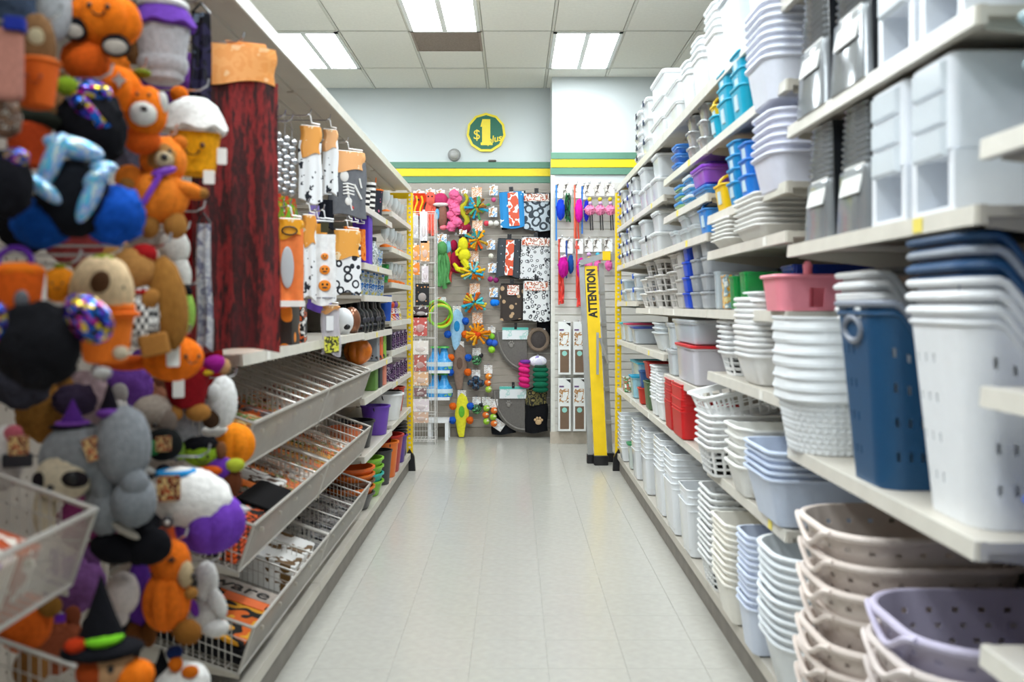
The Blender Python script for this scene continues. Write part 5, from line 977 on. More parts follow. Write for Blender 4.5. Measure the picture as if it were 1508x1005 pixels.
inst('hat_box', [('carton', cm(('sbox', .24, .24, .0), lambda: rbox(.24, .24, .2, .01, .004)), pl('2c2a30'))], 'black box carrying the pile of felt hats', 'box', (-1.03, 7.68, .151))
# ------------------------------------------------------------------ what lies in the wire bins
SLOPE = .337
def in_bin(name, label, cat, tier, y, m, w, d, h, x=-1.06, lift=0, extra=(), rz=0, tilt=SLOPE):
    zt = tier if isinstance(tier, float) else TZ[tier]
    z = zt-.15+(-.89-x)*.35+.004+lift
    inst(name, [('sheet', cm(('pk', w, d, h), lambda: rbox(w, d, h, .008, .003)), m)]+list(extra) if extra else [('sheet', cm(('pk', w, d, h), lambda: rbox(w, d, h, .008, .003)), m)], label, cat, (x, y, z), 0, 'goods in the wire bins', (0, tilt, rz))
CANDY = [mat('candy%d' % k, a, .3, 'noise', cols=b, scale=30) for k, (a, b) in enumerate((('d9822a', ('e8b04a', '7a2a1a', 'e8d8a0')), ('c9502a', ('e88a4a', '6a8a3a', 'f0e4cc')), ('8a9a3a', ('c8c04a', 'd0701c', '3a3a2a')), ('b8a89a', ('e8e0d8', 'd88a4a', '6a4a4a')), ('4a3a3a', ('c85a1c', '6a5a5a', '2a2222'))))]
for k in range(4): in_bin('candy_pack', ('green and gold', 'gold framed', 'red and cream', 'brown')[k]+' party pack nearest the plush in the upper bin', 'pack', 0, 3.12+.13*k, CANDY[(2, 0, 1, 4)[k]], .3, .12, .025, x=-1.04, lift=.05+.008*k, rz=.1*k)
for k in range(8): in_bin('candy_pack', 'party pack in upper bin slot, %s from the gold pack' % ('first', 'second', 'third', 'fourth', 'fifth', 'sixth', 'seventh', 'eighth')[k], 'pack', 0, 3.72+.2*k, CANDY[(3, 1, 3, 4, 1, 3, 0, 4)[k]], .28, .13, .04, x=-1.06)
MATB = mat('bat_doormat', '15110f', .95, 'noise', cols=('15110f', 'd8561a', '15110f', 'c84a16', '15110f'), scale=13)
for k in range(6): in_bin('doormat', 'black doormat with orange bats in the pile, %s' % ordn(5-k, 6), 'mat', 1, 3.25, MATB, .4, .48, .016, x=-1.1, lift=.017*k)
in_bin('folded_mat', 'plain black folded mat lying on the bat doormats', 'mat', 1, 3.52, fab('131214'), .13, .34, .012, x=-.955, lift=.104)
in_bin('care_card', 'orange care card on the bat doormats', 'card', 1, 3.6, paper('ee7a2a'), .16, .08, .004, x=-1.03, lift=.104)
in_bin('napkin_pack', 'white and brown napkin pack on the bat doormats', 'pack', 1, 3.78, mat('napk', 'e6e4e0', .5, 'noise', cols=('e6e4e0', '5a4030', 'e6e4e0'), scale=14), .26, .16, .03, x=-1.08, lift=.07)
for k in range(6): in_bin('party_plate', '%s paper plate pack in the middle bin' % ('orange printed', 'striped orange', 'salmon', 'brown edged', 'tangerine', 'pale orange')[k], 'plates', 1, 3.98+.24*k, CANDY[(1, 3, 1, 0, 1, 3)[k]], .3, .2, .05, x=-1.05)
MATG = mat('graveyard_doormat', '15120f', .95, 'noise', cols=('d8961c', '15120f', 'd8641c', 'e0a428'), scale=6)
TX = text_mesh('Beware', .115, .0015, .12)
in_bin('doormat', 'graveyard doormat in orange and black reading Beware', 'mat', 2, 3.27, MATG, .42, .5, .016, x=-1.09, lift=.06, extra=[('lettering', TX, pl('0f0f12'), (.0, .19, .0175), (0, 0, 0), (1, 1, 1)), ('black_band', cm(('bband',), lambda: MB().box(-.2, .2, .13, .245, .0155, .0168)), mat('band_print', 'a89c92', .8, var=.2)), ('sale_card', cm(('scard',), lambda: MB().box(.03, .19, .05, .12, .016, .019)), paper('f06a1c'))])
for k in range(3): in_bin('doormat', 'plain black doormat under the graveyard doormat, %s' % ordn(2-k, 3), 'mat', 2, 3.27, fab('17161a'), .42, .5, .016, x=-1.09, lift=.018*k)
NAP = mat('napkin_wrap', 'f0efec', .4, 'noise', cols=('f0efec', 'f0efec', 'f0efec', '6a4a1c'), scale=12)
for k in range(6): in_bin('napkin_pack', 'white party napkin pack with gold print, %s' % ('front lower', 'front middle', 'front upper', 'rear lower', 'rear middle', 'rear upper')[k], 'napkins', 2, 3.82+.2*(k//3), NAP, .3, .18, .04, x=-1.04, lift=.042*(k % 3))
for k in range(5): in_bin('foil_platter', 'grey foil platter in the lower bin, %s from the napkins' % NTH[k], 'platter', 2, 4.36+.22*k, mat('grey_platter', '8a8a8a', .3, 'noise', metal=.3, cols=('a8a8a8', '4a4a4c', '8a8a8a'), scale=18), .28, .18, .03, x=-1.05, lift=.0)
for k in range(6): in_bin('candy_bag', '%s candy bag in the near wire basket' % ('orange', 'tan', 'white and orange', 'amber', 'violet', 'rust')[k], 'bag', 1.0, 1.28+.08*k, mat('cb%d' % k, ('e8661c', 'c98a5a', 'e6ddd4', 'd89a2a', '7a4fa8', 'b84a1c')[k], .35, 'noise', cols=(('e8661c', 'c98a5a', 'e8661c', 'd89a2a', 'e6ddd4', 'b84a1c')[k], 'f0e8dc'), scale=26), .26, .07, .1, x=-1.03, lift=.01)
# ------------------------------------------------------------------ pet goods on the back slatwall
YW = YB-.018; YCW = YC-.018
def at(u, v, d=0, wall=None): return P(u, v, (wall or YW)-d)
SB = YW/F            # metres per pixel at the slatwall
def whook(u, v, L, lab, wall=None):
    c = at(u, v, 0, wall); c.y = wall or YW
    inst('slat_hook', [('arm', cm(('sh', round(L, 3)), lambda: MB().tube([(0, 0, 0), (0, -L+.015, 0), (0, -L, .012)], .0028, 6)), CHROME), ('plate', cm(('shp',), lambda: MB().box(-.012, .012, -.004, .003, -.014, .014)), CHROME)], lab, 'hook', c, 0, 'slatwall hooks')
PET = mat('pet_card', 'e8ecf0', .4, 'noise', cols=('5f9fd8', 'e8ecf0', 'e8ecf0', 'd9a878', '8a6a50'), scale=22)
PETO = mat('pet_card_orange', 'e6b48a', .4, 'noise', cols=('e8e8e8', 'e2a070', 'f0d8c0', 'b8704a'), scale=22)
PETW = mat('pet_card_white', 'eef0f0', .4, 'noise', cols=('eef0f0', 'eef0f0', 'c4b8b0', 'eef0f0', '6a5a50'), scale=24)
def card(w, h, m=None): return ('header_card', cm(('card', w, h), lambda: MB().box(-w/2, w/2, -.004, .0, -h, 0)), m or PET)
def ball(r): return cm(('ball', r), lambda: MB().ell((0, 0, 0), (r, r, r), 18, 12))
def toy(name, label, cat, u, v, L, d=.09, wall=None, hl=None, group='pet toys on the slatwall', rz=0):
    """u, v: where the hook comes out; parts hang below, offsets in metres"""
    c = at(u, v, d, wall)
    inst(name, L, label, cat, c, rz, group)
    whook(u, v, d+.03, 'slatwall hook holding the '+(hl or ' '.join(label.split()[:11])), wall)
px = SB
def tubes(paths, r, n=6):
    m = MB()
    for p in paths: m.tube(p, r, n)
    return m.mesh('tb')
def legs(n, w, h, r, z0, seed=0, wav=.01):
    rs = random.Random(seed); m = MB()
    for k in range(n):
        x = -w/2+w*(k+.5)/n; m.tube([(x*.5, rs.uniform(-.02, .02), z0)]+[(x+wav*math.sin(j*1.6+k), rs.uniform(-.02, .02), z0-h*j/6*rs.uniform(.9, 1.05)) for j in range(1, 7)], [r*.9]*3+[r]*3+[r*1.25], 8)
    return m.mesh('legs')
# top left plush dog toys
wav = [[(q*.028+.014*math.sin(k*.9), -.03, -.06-.03*k) for k in range(8)] for q in (-1, 1)]
toy('dog_toy', 'red bacon strip dog toy with yellow waves', 'dog toy', 617, 281, [card(.12, .06), ('strip', MB().loft([[(x+.018*math.sin(k*.9), y, -.03-.03*k) for x, y in ((-.065, -.005), (.065, -.005), (.065, -.03), (-.065, -.03))] for k in range(9)]).mesh('bc'), fab('d0391c')), ('wave', tubes(wav, .011), fab('f2c230')), ('eye', ball(.01), BLK, (0, -.034, -.1))])
toy('dog_toy', 'coral octopus dog toy beside the bacon toy', 'dog toy', 634, 279, [card(.1, .05), ('head', cm(('octh',), lambda: MB().ell((0, 0, -.1), (.058, .045, .075))), fab('ee6a58')), ('tentacles', legs(5, .13, .33, .019, -.15, 3), fab('ee6a58')), ('eye', ball(.009), BLK, (-.02, -.042, -.08)), ('eye', ball(.009), BLK, (.02, -.042, -.08))])
toy('dog_toy', 'brown duck dog toy in a pink santa hat', 'dog toy', 649, 280, [card(.09, .05), ('hat', cm(('dh',), lambda: MB().ell((0, 0, -.1), (.075, .045, .07))), fab('c43a6a')), ('trim', cm(('dt',), lambda: MB().ell((0, 0, -.155), (.085, .05, .025))), fab('ece6e0')), ('body', cm(('db',), lambda: MB().ell((.02, 0, -.27), (.05, .04, .13))), fab('8a5f52')), ('bill', cm(('dbl',), lambda: MB().ell((.03, 0, -.4), (.04, .03, .03))), fab('ee7a88')), ('scarf', cm(('dsc',), lambda: MB().ell((-.035, -.02, -.26), (.025, .02, .06))), fab('6ab0d8'))])
toy('dog_toy', 'hot pink fluffy ruffled dog toy', 'dog toy', 669, 278, [card(.1, .05)]+[('ruffle', cm(('rf', k), lambda: MB().ell((0, 0, 0), (.055, .05, .05), 20, 12, lump=.35, seed=k)), fab('ee6f9e'), (.035*math.sin(k*2.1), -.02*math.cos(k*1.7), -.07-.042*k)) for k in range(9)])
toy('dog_toy', 'yellow and brown snake dog toy beside the pink ruffles', 'dog toy', 684, 280, [card(.07, .04), ('snake', MB().tube([(.03*math.sin(k*.9), 0, -.04-.032*k) for k in range(12)], [.018]*4+[.03]*6+[.02, .01], 8).mesh('sn'), fab('b8b02c')), ('tail', cm(('stl',), lambda: MB().ell((0, .02, -.4), (.07, .04, .06))), fab('8f1f3a'))], d=.12)
toy('dog_toy', 'green octopus dog toy with long legs', 'dog toy', 651, 345, [card(.1, .1), ('head', cm(('octg',), lambda: MB().ell((0, 0, -.15), (.055, .05, .075))), fab('5a9a5c')), ('tentacles', legs(5, .15, .36, .022, -.2, 8), fab('5a9a5c'))])
toy('dog_toy', 'pale blue and coral octopus dog toy behind the green one', 'dog toy', 660, 348, [('head', cm(('octb',), lambda: MB().ell((0, 0, -.12), (.04, .04, .07))), fab('7ab8cc')), ('tentacles', legs(3, .08, .32, .014, -.17, 5), fab('e8665a'))], d=.05)
toy('dog_toy', 'maroon squirrel dog toy behind the yellow one', 'dog toy', 671, 345, [('body', cm(('sqm',), lambda: MB().ell((0, 0, -.28), (.06, .04, .1)).ell((-.02, 0, -.12), (.04, .035, .06))), fab('a01c3e')), ('tail', cm(('sqt',), lambda: MB().ell((.03, 0, -.38), (.08, .03, .04))), fab('a01c3e'))], d=.05)
toy('dog_toy', 'bright yellow squirrel dog toy with curled tail', 'dog toy', 682, 338, [card(.08, .05), ('body', MB().ell((0, 0, -.16), (.055, .045, .08)).ell((.01, 0, -.27), (.07, .045, .07)).mesh('sy'), fab('d8d028')), ('tail', MB().tube([(.0, 0, -.32), (.05, 0, -.4), (.0, 0, -.44), (-.06, 0, -.42), (-.1, 0, -.36)], [.04, .04, .035, .028, .015], 8).mesh('st'), fab('d8d028')), ('arm', tubes([[(-.03, -.03, -.2), (-.07, -.04, -.24), (-.06, -.04, -.28)]], .016), fab('d8d028')), ('ear', ball(.018), fab('3a2a22'), (-.03, -.01, -.08)), ('ear', ball(.018), fab('3a2a22'), (.04, -.01, -.08))], d=.13)
# rope toys
def rope(cols, seed, n=26, R=.11, sq=1):
    rs = random.Random(seed); L = []
    for ci, c in enumerate(cols):
        m = MB()
        for k in range(n//len(cols)):
            a = rs.uniform(0, 2*PI); b = rs.uniform(-.7, .7); q = rs.uniform(.5, 1.1)*R
            e = Vector((q*math.cos(a), -.05*rs.random()-.01+.05*b, q*math.sin(a)*sq))
            p1 = Vector((e.x*.35, e.y-.015, e.z*.35)); 
            m.tube([p1*.2, p1, e], [.011, .012, .012], 6); m.ell(e, (.016, .016, .016), 8, 6)
        m.ell((rs.uniform(-.04, .04), -.01, rs.uniform(-.03, .03)), (.055, .045, .045), 12, 8, lump=.3, seed=seed+ci)
        L.append(('rope_strand', m.mesh('rp'), fab(c)))
    return L
for u, v, cv, cols, lab in ((702, 307, 276, ('2f9fc8', '8a5a2c', 'd8a83a', '5aa86a'), 'blue and brown knotted rope toy'), (703, 354, 325, ('e05a1c', 'e8a01c', 'b8902c', '3a8a8a'), 'orange and gold knotted rope toy'), (697, 402, 370, ('2fa8cc', 'e0761c', 'e8b82c', '8fc8c0'), 'aqua and orange knotted rope toy'), (699, 446, 418, ('2fa8cc', '5ac8c8', 'c85a1c', 'd8b83a'), 'teal and rust knotted rope toy'), (703, 492, 461, ('e8901c', 'e8a82a', 'dc7a14'), 'amber octopus knot rope toy')):
    c = at(u, v, .1); sub = rope(cols, int(u*v), 30, .125, .85)
    hz = (v-cv)*SB
    t = thing('rope_toy', lab, 'dog toy', c, 0, 'pet toys on the slatwall')
    parts(t, sub+[('header_card', cm(('card', .11, .115), lambda: MB().box(-.055, .055, -.004, 0, -.115, 0)), PETO, (0, .02, hz)), ('loop', tubes([[(0, .015, hz-.1), (0, .0, .03)]], .006), fab(cols[0]))])
    if cols[0] == 'e8901c': ob('heart', ball(.045), fab('dc4a1c'), t, (0, -.05, 0))
    whook(u, cv, .12, 'slatwall hook holding the '+lab)
# little balls on cards
def balls(label, u, v, L, cw=.09, ch=.1, m=None, d=.07):
    toy('ball_toy', label, 'dog toy', u, v, [card(cw, ch, m)]+[('ball', ball(r), pm(c), (x, -.02, -z)) for c, r, x, z in L], d)
balls('single pink ball toy on a card', 727, 274, [('@d85a8a', .026, 0, .15)])
balls('pair of white ball toys on a blue card', 726, 306, [('@e8e4dc', .03, -.025, .17), ('@e8e4dc', .03, .035, .17), ('@d84a5a', .03, -.07, .17)])
balls('white soccer ball toy on a card', 723, 354, [('@e6e2d4', .028, 0, .17)])
balls('pair of magenta ball toys on a card', 725, 388, [('@a83a7a', .03, -.02, .17), ('@8a2f6a', .03, .04, .18)])
balls('blue spiky ball toy on a card', 727, 424, [('1f7ae0', .038, 0, .16), ('1f7ae0', .034, .03, .16)])
balls('lime and blue knotted ball toy', 724, 482, [('@86c83a', .035, 0, .1), ('@2a5ac0', .04, -.02, .16), ('@3a6ad0', .036, .03, .17), ('@9ad83a', .038, 0, .24)], .08, .06, PETW)
GW = mat('green_wire_ball', '3a7a4a', .5, 'cells', cols=('2a4a34', '6ab87a', '1a2a20'), scale=70)
for u, v, lab in ((702, 513, 'green lattice ball on a card above the dark cluster'), (702, 585, 'green lattice ball on a card below the dark cluster')):
    toy('ball_toy', lab, 'dog toy', u, v, [card(.09, .08, PETW), ('ball', ball(.052), GW, (0, -.02, -.13)), ('tail', ball(.03), pl('2a2a30'), (.04, .02, -.08))], .08)
toy('ball_toy', 'cluster of dark patterned balls on a card', 'dog toy', 701, 545, [card(.09, .08, PETW)]+[('ball', ball(.042), mat('dark_ball', '23304a', .4, 'cells', cols=('6a4a3a', '1a1a20', '3a6a8a'), scale=60), (x, -.02, -z)) for x, z in ((-.05, .14), (.05, .14), (0, .18), (0, .1))], .08)
for u, v, lab, cs in ((719, 538, 'three tennis balls in a net beside the pet mat', ('e88a2a', 'e8742a', 'a8c84a')), (716, 585, 'green and orange tennis balls in a net', ('9ac83a', 'e8742a', '9ac83a')), (727, 588, 'orange and lime tennis balls in a net', ('e8742a', '9ac83a', 'e8742a'))):
    toy('ball_toy', lab, 'dog toy', u, v, [card(.09, .09, PETW)]+[('ball', ball(.036), mat('tennis_'+c, c, .9, 'noise', cols=(c, c, 'e0dcc0'), scale=22, bump=.3), (.004*(-1)**k, -.03, -.12-.068*k)) for k, c in enumerate(cs)], .07 if u != 727 else .1)
# flat crinkle fish with pompoms
for u, v, h, col, c2, lab in ((673, 451, 60, '9cc8e6', '2a8ac8', 'pale blue flat crinkle toy with pompoms'), (677, 503, 66, '8a7466', '6a5448', 'brown flat crinkle toy with blue and orange pompoms'), (680, 575, 64, 'e6e03a', '6ab83a', 'yellow flat crocodile toy with pompoms')):
    H = h*SB; W = .075
    prof = [(0, .2), (.08, .6), (.25, .9), (.5, 1), (.7, .7), (.9, .5), (1, .35)]
    b = MB().loft([[(W*q*math.cos(2*PI*i/12)+.01*math.sin(z*6), .02*q*math.sin(2*PI*i/12), -.03-z*H) for i in range(12)] for z, q in prof])
    L = [('body', b.mesh('fish'), fab(col)), ('belly_patch', MB().ell((0, -.02, -.03-H*.42), (.032, .006, H*.13)).mesh('bp'), fab(c2)), card(.09, .08, PETW)]
    for k, (x, z, c) in enumerate(((-.095, .3, 'e0661c'), (.09, .3, '1f5ac0'), (-.1, .62, '1f5ac0'), (.085, .62, 'e0661c'))): L.append(('pompom', cm(('pomf',), lambda: MB().ell((0, 0, 0), (.038, .035, .038), 20, 12, lump=.3)), fab(c), (x, -.01, -.03-H*z)))
    toy('crinkle_toy', lab, 'dog toy', u, v, L, .1)
# hoops
t = thing('toy_hoops', 'green and yellow coiled hoops on the slatwall', 'hoops', at(648, 460, .12))
for k, (r, c, dy) in enumerate(((.125, '7fc832', -.03), (.125, 'e6d82a', 0), (.13, '2f9a3a', .03), (.118, 'e6d82a', -.06), (.115, '8fd03a', -.09))):
    ob('hoop', MB().tube([(.02*k*(.5)-.02+r*math.cos(2*PI*i/32), dy, -.012*k+r*math.sin(2*PI*i/32)) for i in range(32)], .011, 8, True).mesh('hp'), pl(c), t)
parts(t, [('header_card', cm(('card', .12, .05), lambda: MB().box(-.06, .06, -.004, 0, -.05, 0)), PET, (0, .06, .16))])
whook(648, 445, .2, 'slatwall hook carrying the coiled hoops')
# small shelves with blue bottles
BBL = mat('aqua_bottle', '3a9ae0', .2, 'noise', cols=('58b0ec', '3a9ae0', '2a86d0', '7ac07a'), scale=9)
BOT = cm(('vase',), lambda: MB().lathe([(0, 0), (.085, 0), (.092, .03), (.088, .09), (.05, .15), (.034, .2), (.036, .235), (.03, .235), (0, .23)], 24, cap0=False, cap1=False))
for u0, u1, v, lab in ((634, 664, 544, 'small white slatwall shelf under the upper bottles'), (634, 664, 583, 'small white slatwall shelf under the lower bottles')):
    a, b = at(u0, v), at(u1, v); w = b.x-a.x
    inst('slat_shelf', [('deck', MB().box(a.x, b.x, -.2, 0, -.03, 0).mesh('dk', False), WHT), ('bracket', MB().prism([(-.18, -.03), (0, -.03), (0, -.09)], a.x+.01, a.x+.016, 'x').mesh('bk', False), WHT)], lab, 'shelf', (0, YW, a.z), 0, 'small slatwall shelves')
    for k, (x, y, s) in enumerate(((.06, -.1, 'front'), (.155, -.1, 'outer'))):
        inst('pet_bottle', [('bottle', BOT, BBL), ('cap', cm(('vcap',), lambda: MB().lathe([(0, .23), (.06, .232), (.05, .25), (0, .255)], 18, cap0=False, cap1=False)), pl('4aa84a')), ('label_band', cm(('vlb',), lambda: MB().lathe([(.0915, .04), (.0935, .042), (.0905, .085), (.089, .086)], 24, cap0=False, cap1=False)), paper('cfe4f0'))], '%s aqua pet bottle on the %s' % (s, lab[6:].replace('white ', '')), 'bottle', (a.x+x, YW+y, a.z+.0005), 0, 'aqua pet bottles')
t = thing('step_bench', 'low white bench standing against the slatwall', 'bench', ((634-CX)*SB+.1, YW-.16, 0))
zb = at(634, 614).z
parts(t, [('top', MB().box(-.11, .115, -.14, .14, zb-.03, zb).mesh('bt', False), WHT)]+[('leg', cm(('bl',), lambda: MB().box(-.018, .018, -.018, .018, 0, zb-.03)), WHT, (x, y, 0)) for x in (-.085, .095) for y in (-.115, .115)])
# blankets and wraps in belly bands
def blanket(label, u, v, w, h, m, band=None, bw=.38, bh=1, d=.1, edge='16161a', tilt=0, belt=None):
    W, H = w*SB, h*SB; c = at(u, v-h/2, d)
    L = [('folded_cloth', cloth(W, H, .06, .004, 1, .03, u).mesh('bl'), m), ('backing', cloth(W*1.06, H*1.03, .02, .003, 1, 0, v).mesh('bk'), fab(edge), (.012, .045, .01))]
    if band: L.append(('belly_band', MB().box(-W*bw/2, W*bw/2, -.042, -.034, -H*bh, -.01).mesh('bb', False), band, (W*(.05 if bw < .6 else 0), 0, 0)))
    L.append(('hang_tab', cm(('htab',), lambda: MB().box(-.022, .022, -.006, .006, -.01, .055)), BLK))
    inst('pet_blanket', L, label, 'blanket', c, tilt, 'pet blankets on the slatwall', (0, tilt, 0))
    whook(u, v-h/2-4, d+.04, 'slatwall hook for the '+label.split(' with')[0].split(' in')[0].split(' beside')[0])
BAND = mat('dog_band', 'd2502c', .4, 'noise', cols=('d2502c', 'e8ecea', 'd2502c', 'c08a5a'), scale=10)
BANDW = mat('dog_band_wide', 'e8e0da', .4, 'noise', cols=('a85a3a', 'e8e0da', 'd2603c', '4a3026'), scale=16)
blanket('blue cloud print pet blanket in a red band', 753, 309, 36, 52, mat('cloud_cloth', '2a88c8', .85, 'noise', cols=('2a88c8', '2a88c8', '2a88c8', 'e8f0f4'), scale=11), BAND, .42, .96, tilt=-.06)
blanket('pale grey pet blanket with bone outlines', 790, 312, 38, 54, mat('bone_cloth', 'b9c4cc', .9, 'rings', cols=('3c444c',), scale=13, thr=.62), BANDW, .96, .22)
blanket('charcoal pet blanket with dots in a red band', 750, 380, 33, 55, mat('dot_cloth', '3c4248', .9, 'spots', cols=('9aa0a4',), scale=22, thr=.14), BAND, .36, .96, tilt=.05)
blanket('white paw print pet blanket with a short label', 789, 381, 42, 62, mat('paw_cloth', 'd9dadb', .9, 'rings', cols=('3a3a3e',), scale=26, thr=.42), BANDW, .94, .2, tilt=.03)
blanket('dark brown pet blanket with tan paw prints', 754, 445, 34, 52, mat('tanpaw_cloth', '3a322e', .9, 'spots', cols=('b89a78',), scale=12, thr=.3), BANDW, .5, .3)
blanket('white paw print pet blanket above the round bed', 790, 443, 38, 58, mat('paw_cloth2', 'dcdddd', .9, 'rings', cols=('34343a',), scale=24, thr=.45), BANDW, .9, .24, d=.14)
# quarter-round litter mats
def mat_quarter(R, th):
    m = MB(); pts = [(0, 0)]+[(-R*math.cos(a), -R*math.sin(a)) for a in [PI/2*k/18 for k in range(19)]]
    return m.prism(pts, 0, th)
def quarter_rim(R): return MB().tube([(-R*math.cos(a)*.93, -.006, -R*math.sin(a)*.93) for a in [PI/2*k/18 for k in range(19)]], .012, 6)
def paw(): return MB().ell((0, 0, 0), (.03, .006, .026), 14, 8).ell((-.032, 0, .022), (.012, .006, .014), 10, 6).ell((-.012, 0, .038), (.012, .006, .015), 10, 6).ell((.014, 0, .038), (.012, .006, .015), 10, 6).ell((.033, 0, .02), (.012, .006, .014), 10, 6)
TEAL = mat('teal_card', 'e4e8ea', .4, 'noise', cols=('e4e8ea', 'e4e8ea', 'b8d8d4', 'e4e8ea'), scale=10)
LGY = fab('6e6a66')
for (u, v, lab, dd, n) in ((776, 483, 'grey quarter-round litter mat with teal topped card', .08, 1), (773, 570, 'grey quarter-round litter mat in a thicker bundle below', .09, 3)):
    R = 62*SB if n == 1 else 64*SB; c = at(u, v+6, dd)
    L = [('mat', mat_quarter(R*.78 if False else R, .02*n).mesh('mq'), LGY), ('rim', quarter_rim(R).mesh('qr'), fab('87837e')), ('paw_relief', paw().mesh('pw'), fab('8a8681'), (-R*.5, -.004, -R*.34)), ('header_card', MB().box(-R*.74-.02, .02, -.012, 0, -.085, .05).mesh('hc', False), TEAL), ('teal_strip', MB().box(-R*.74-.02, .02, -.0135, -.012, .02, .05).mesh('ts', False), paper('5cbcb0')), ('hang_loop', cm(('hlp',), lambda: MB().box(-.02, .02, -.016, .0, .03, .1)), BLK, (-R*.36, 0, 0))]
    o = inst('litter_mat', L, lab, 'mat', c, 0, 'litter mats')
    o.scale = (.74, 1, .95)
    whook(u-17, v-2, dd+.03, 'slatwall hook for the '+('single' if n == 1 else 'bundled')+' litter mat')
# pet bed, vests
toy('pet_bed', 'round taupe pet bed with a photo card', 'pet bed', 793, 484, [('cushion', MB().ell((0, .02, -.12), (.115, .04, .125)).mesh('pb'), fab('4a4442')), ('bolster', MB().tube([(.1*math.cos(2*PI*k/24), 0, -.12+.11*math.sin(2*PI*k/24)) for k in range(24)], .022, 8, True).mesh('bo'), fab('7a6a5c')), card(.15, .14, mat('bed_card', 'e6ecf0', .4, 'noise', cols=('e6ecf0', '8a6a4a', 'd8e4ea', '5a86b8'), scale=9))], .1)
toy('pet_card_pack', 'purple and white pet apparel card above the vests', 'pack', 792, 524, [('sleeve', MB().ell((0, 0, -.06), (.095, .03, .06), 20, 10).mesh('sv'), mat('lav_card', 'e0dcec', .4, 'noise', cols=('e0dcec', 'f0eef4', '8a7ac0'), scale=12))], .12, hl='apparel card')
def vest(c): 
    return [('panel', MB().ell((0, 0, 0), (.085, .045, .035), 20, 10).mesh('v'), fab(c), (0, -.02*(k % 2), -.035-.052*k)) for k in range(5)]
toy('dog_vest', 'hot pink quilted dog vest', 'dog vest', 772, 533, [(n, m, f, (x*1-.006*abs(x), y, z), (0, .25, 0), (.75, 1, 1)) for n, m, f, (x, y, z) in vest('dc2a7c')]+[('collar', MB().tube([(.04*math.cos(2*PI*k/16)+.01, .04*math.sin(2*PI*k/16), .0) for k in range(16)], .02, 6, True).mesh('cl'), fab('7a3a9a'))], .13)
toy('dog_vest', 'dark green quilted dog vest', 'dog vest', 796, 540, vest('14664a')+[('collar', MB().tube([(.05*math.cos(2*PI*k/16), .03*math.sin(2*PI*k/16), .0) for k in range(16)], .016, 6, True).mesh('cl'), fab('2a4a3a'))], .15)
toy('dog_vest', 'camouflage dog vest below the green vest', 'dog vest', 790, 574, [('panel', cloth(.22, .16, .05, .006, 2).mesh('cv'), mat('camo', '2a2a20', .9, 'noise', cols=('6a6238', '1c1c18', '8a7c4a', '34382a'), scale=14)), ('strap', tubes([[(-.08, -.02, 0), (0, -.03, .04), (.08, -.02, 0)]], .01), fab('1c1c18'))], .1)
toy('pet_bag', 'black pet bag with a tan paw print', 'bag', 790, 595, [('bag', cloth(.24, .3, .07, .006, 1).mesh('pb'), fab('121216')), ('paw_print', paw().mesh('pw'), fab('c8a880'), (.02, -.05, -.19), (0, 0, 0), 1.1)], .08)
toy('pet_blanket', 'dark folded pet mat under the litter mat bundle', 'blanket', 742, 606, [('folded_cloth', cloth(.26, .24, .05, .006, 1).mesh('fd'), fab('1a1c22')), ('photo_card', cm(('card', .12, .1), lambda: MB().box(-.06, .06, -.004, 0, -.1, 0)), PETW, (-.03, -.04, -.1), (0, .6, 0))], .03)
blanket('black pet blanket hanging at the column corner', 800, 400, 18, 200, fab('14151a'), None, d=.04)
# cat wands on the column
SC = YCW/F
def ctoy(*a, **k): toy(*a, wall=YCW, group='cat toys on the column', **k)
WC = mat('cat_card', 'eef0f0', .4, 'noise', cols=('eef0f0', 'eef0f0', 'c8c0b8', '4a4440'), scale=18)
def wand(stick, sl, fluff=None, flu=(.035, .09), fz=.17, cw=.075, ch=.15, extra=()):
    L = [card(cw, ch, WC), ('rod', tubes([[(-cw*.35, -.008, -.02), (-cw*.35, -.012, -sl)]], .0085), pl(stick))]
    if fluff: L.append(('fluff', cm(('flf', flu), lambda: MB().ell((0, 0, 0), (flu[0], flu[0]*.8, flu[1]), 24, 16, lump=.25)), fab(fluff), (.015, -.03, -fz-flu[1])))
    return L+list(extra)
ctoy('cat_wand', 'cat wand with royal blue feather and blue rod', 'cat toy', 823, 270, wand('2a86d8', .58, '1a3fc8', (.042, .1)))
ctoy('cat_wand', 'cat wand with green and black tinsel', 'cat toy', 836, 270, [card(.085, .12, WC), ('tinsel', legs(6, .06, .28, .005, -.1, 4, .004), pl('1f6a3a')), ('dark_tinsel', legs(4, .05, .22, .007, -.12, 9, .004), pl('16201c'))])
ctoy('cat_wand', 'cat wand with magenta feather and coral ribbons', 'cat toy', 850, 270, wand('e0664a', .56, 'd81aa0', (.038, .11), extra=[('ribbon', legs(2, .05, .36, .01, -.3, 6, .004), pl('e2523e'))]))
ctoy('cat_wand', 'cat wand with indigo feather beside the magenta one', 'cat toy', 861, 272, wand('2a7ad8', .5, '2a2ac0', (.026, .1)), d=.06)
for k, u in enumerate((868, 883, 898)):
    ctoy('cat_wand', 'pink feather ball cat wand with black rod, %s from the indigo one' % NTH[k], 'cat toy', u, 271, [card(.09, .12, WC), ('rod', tubes([[(.0, -.01, -.2), (.012, -.012, -.47)], [(.02, -.01, -.2), (.034, -.012, -.47)]], .006), pl('1a1618')), ('feather', cm(('fth',), lambda: MB().ell((0, 0, 0), (.05, .035, .045), 24, 16, lump=.4)), fab('f08ab0'), (0, -.03, -.27)), ('bell', ball(.022), pl('d8c02a'), (0, -.035, -.16)), ('bell', ball(.02), pl('c8a8d8'), (.005, -.035, -.2))], hl='pink feather wand '+NTH[k])
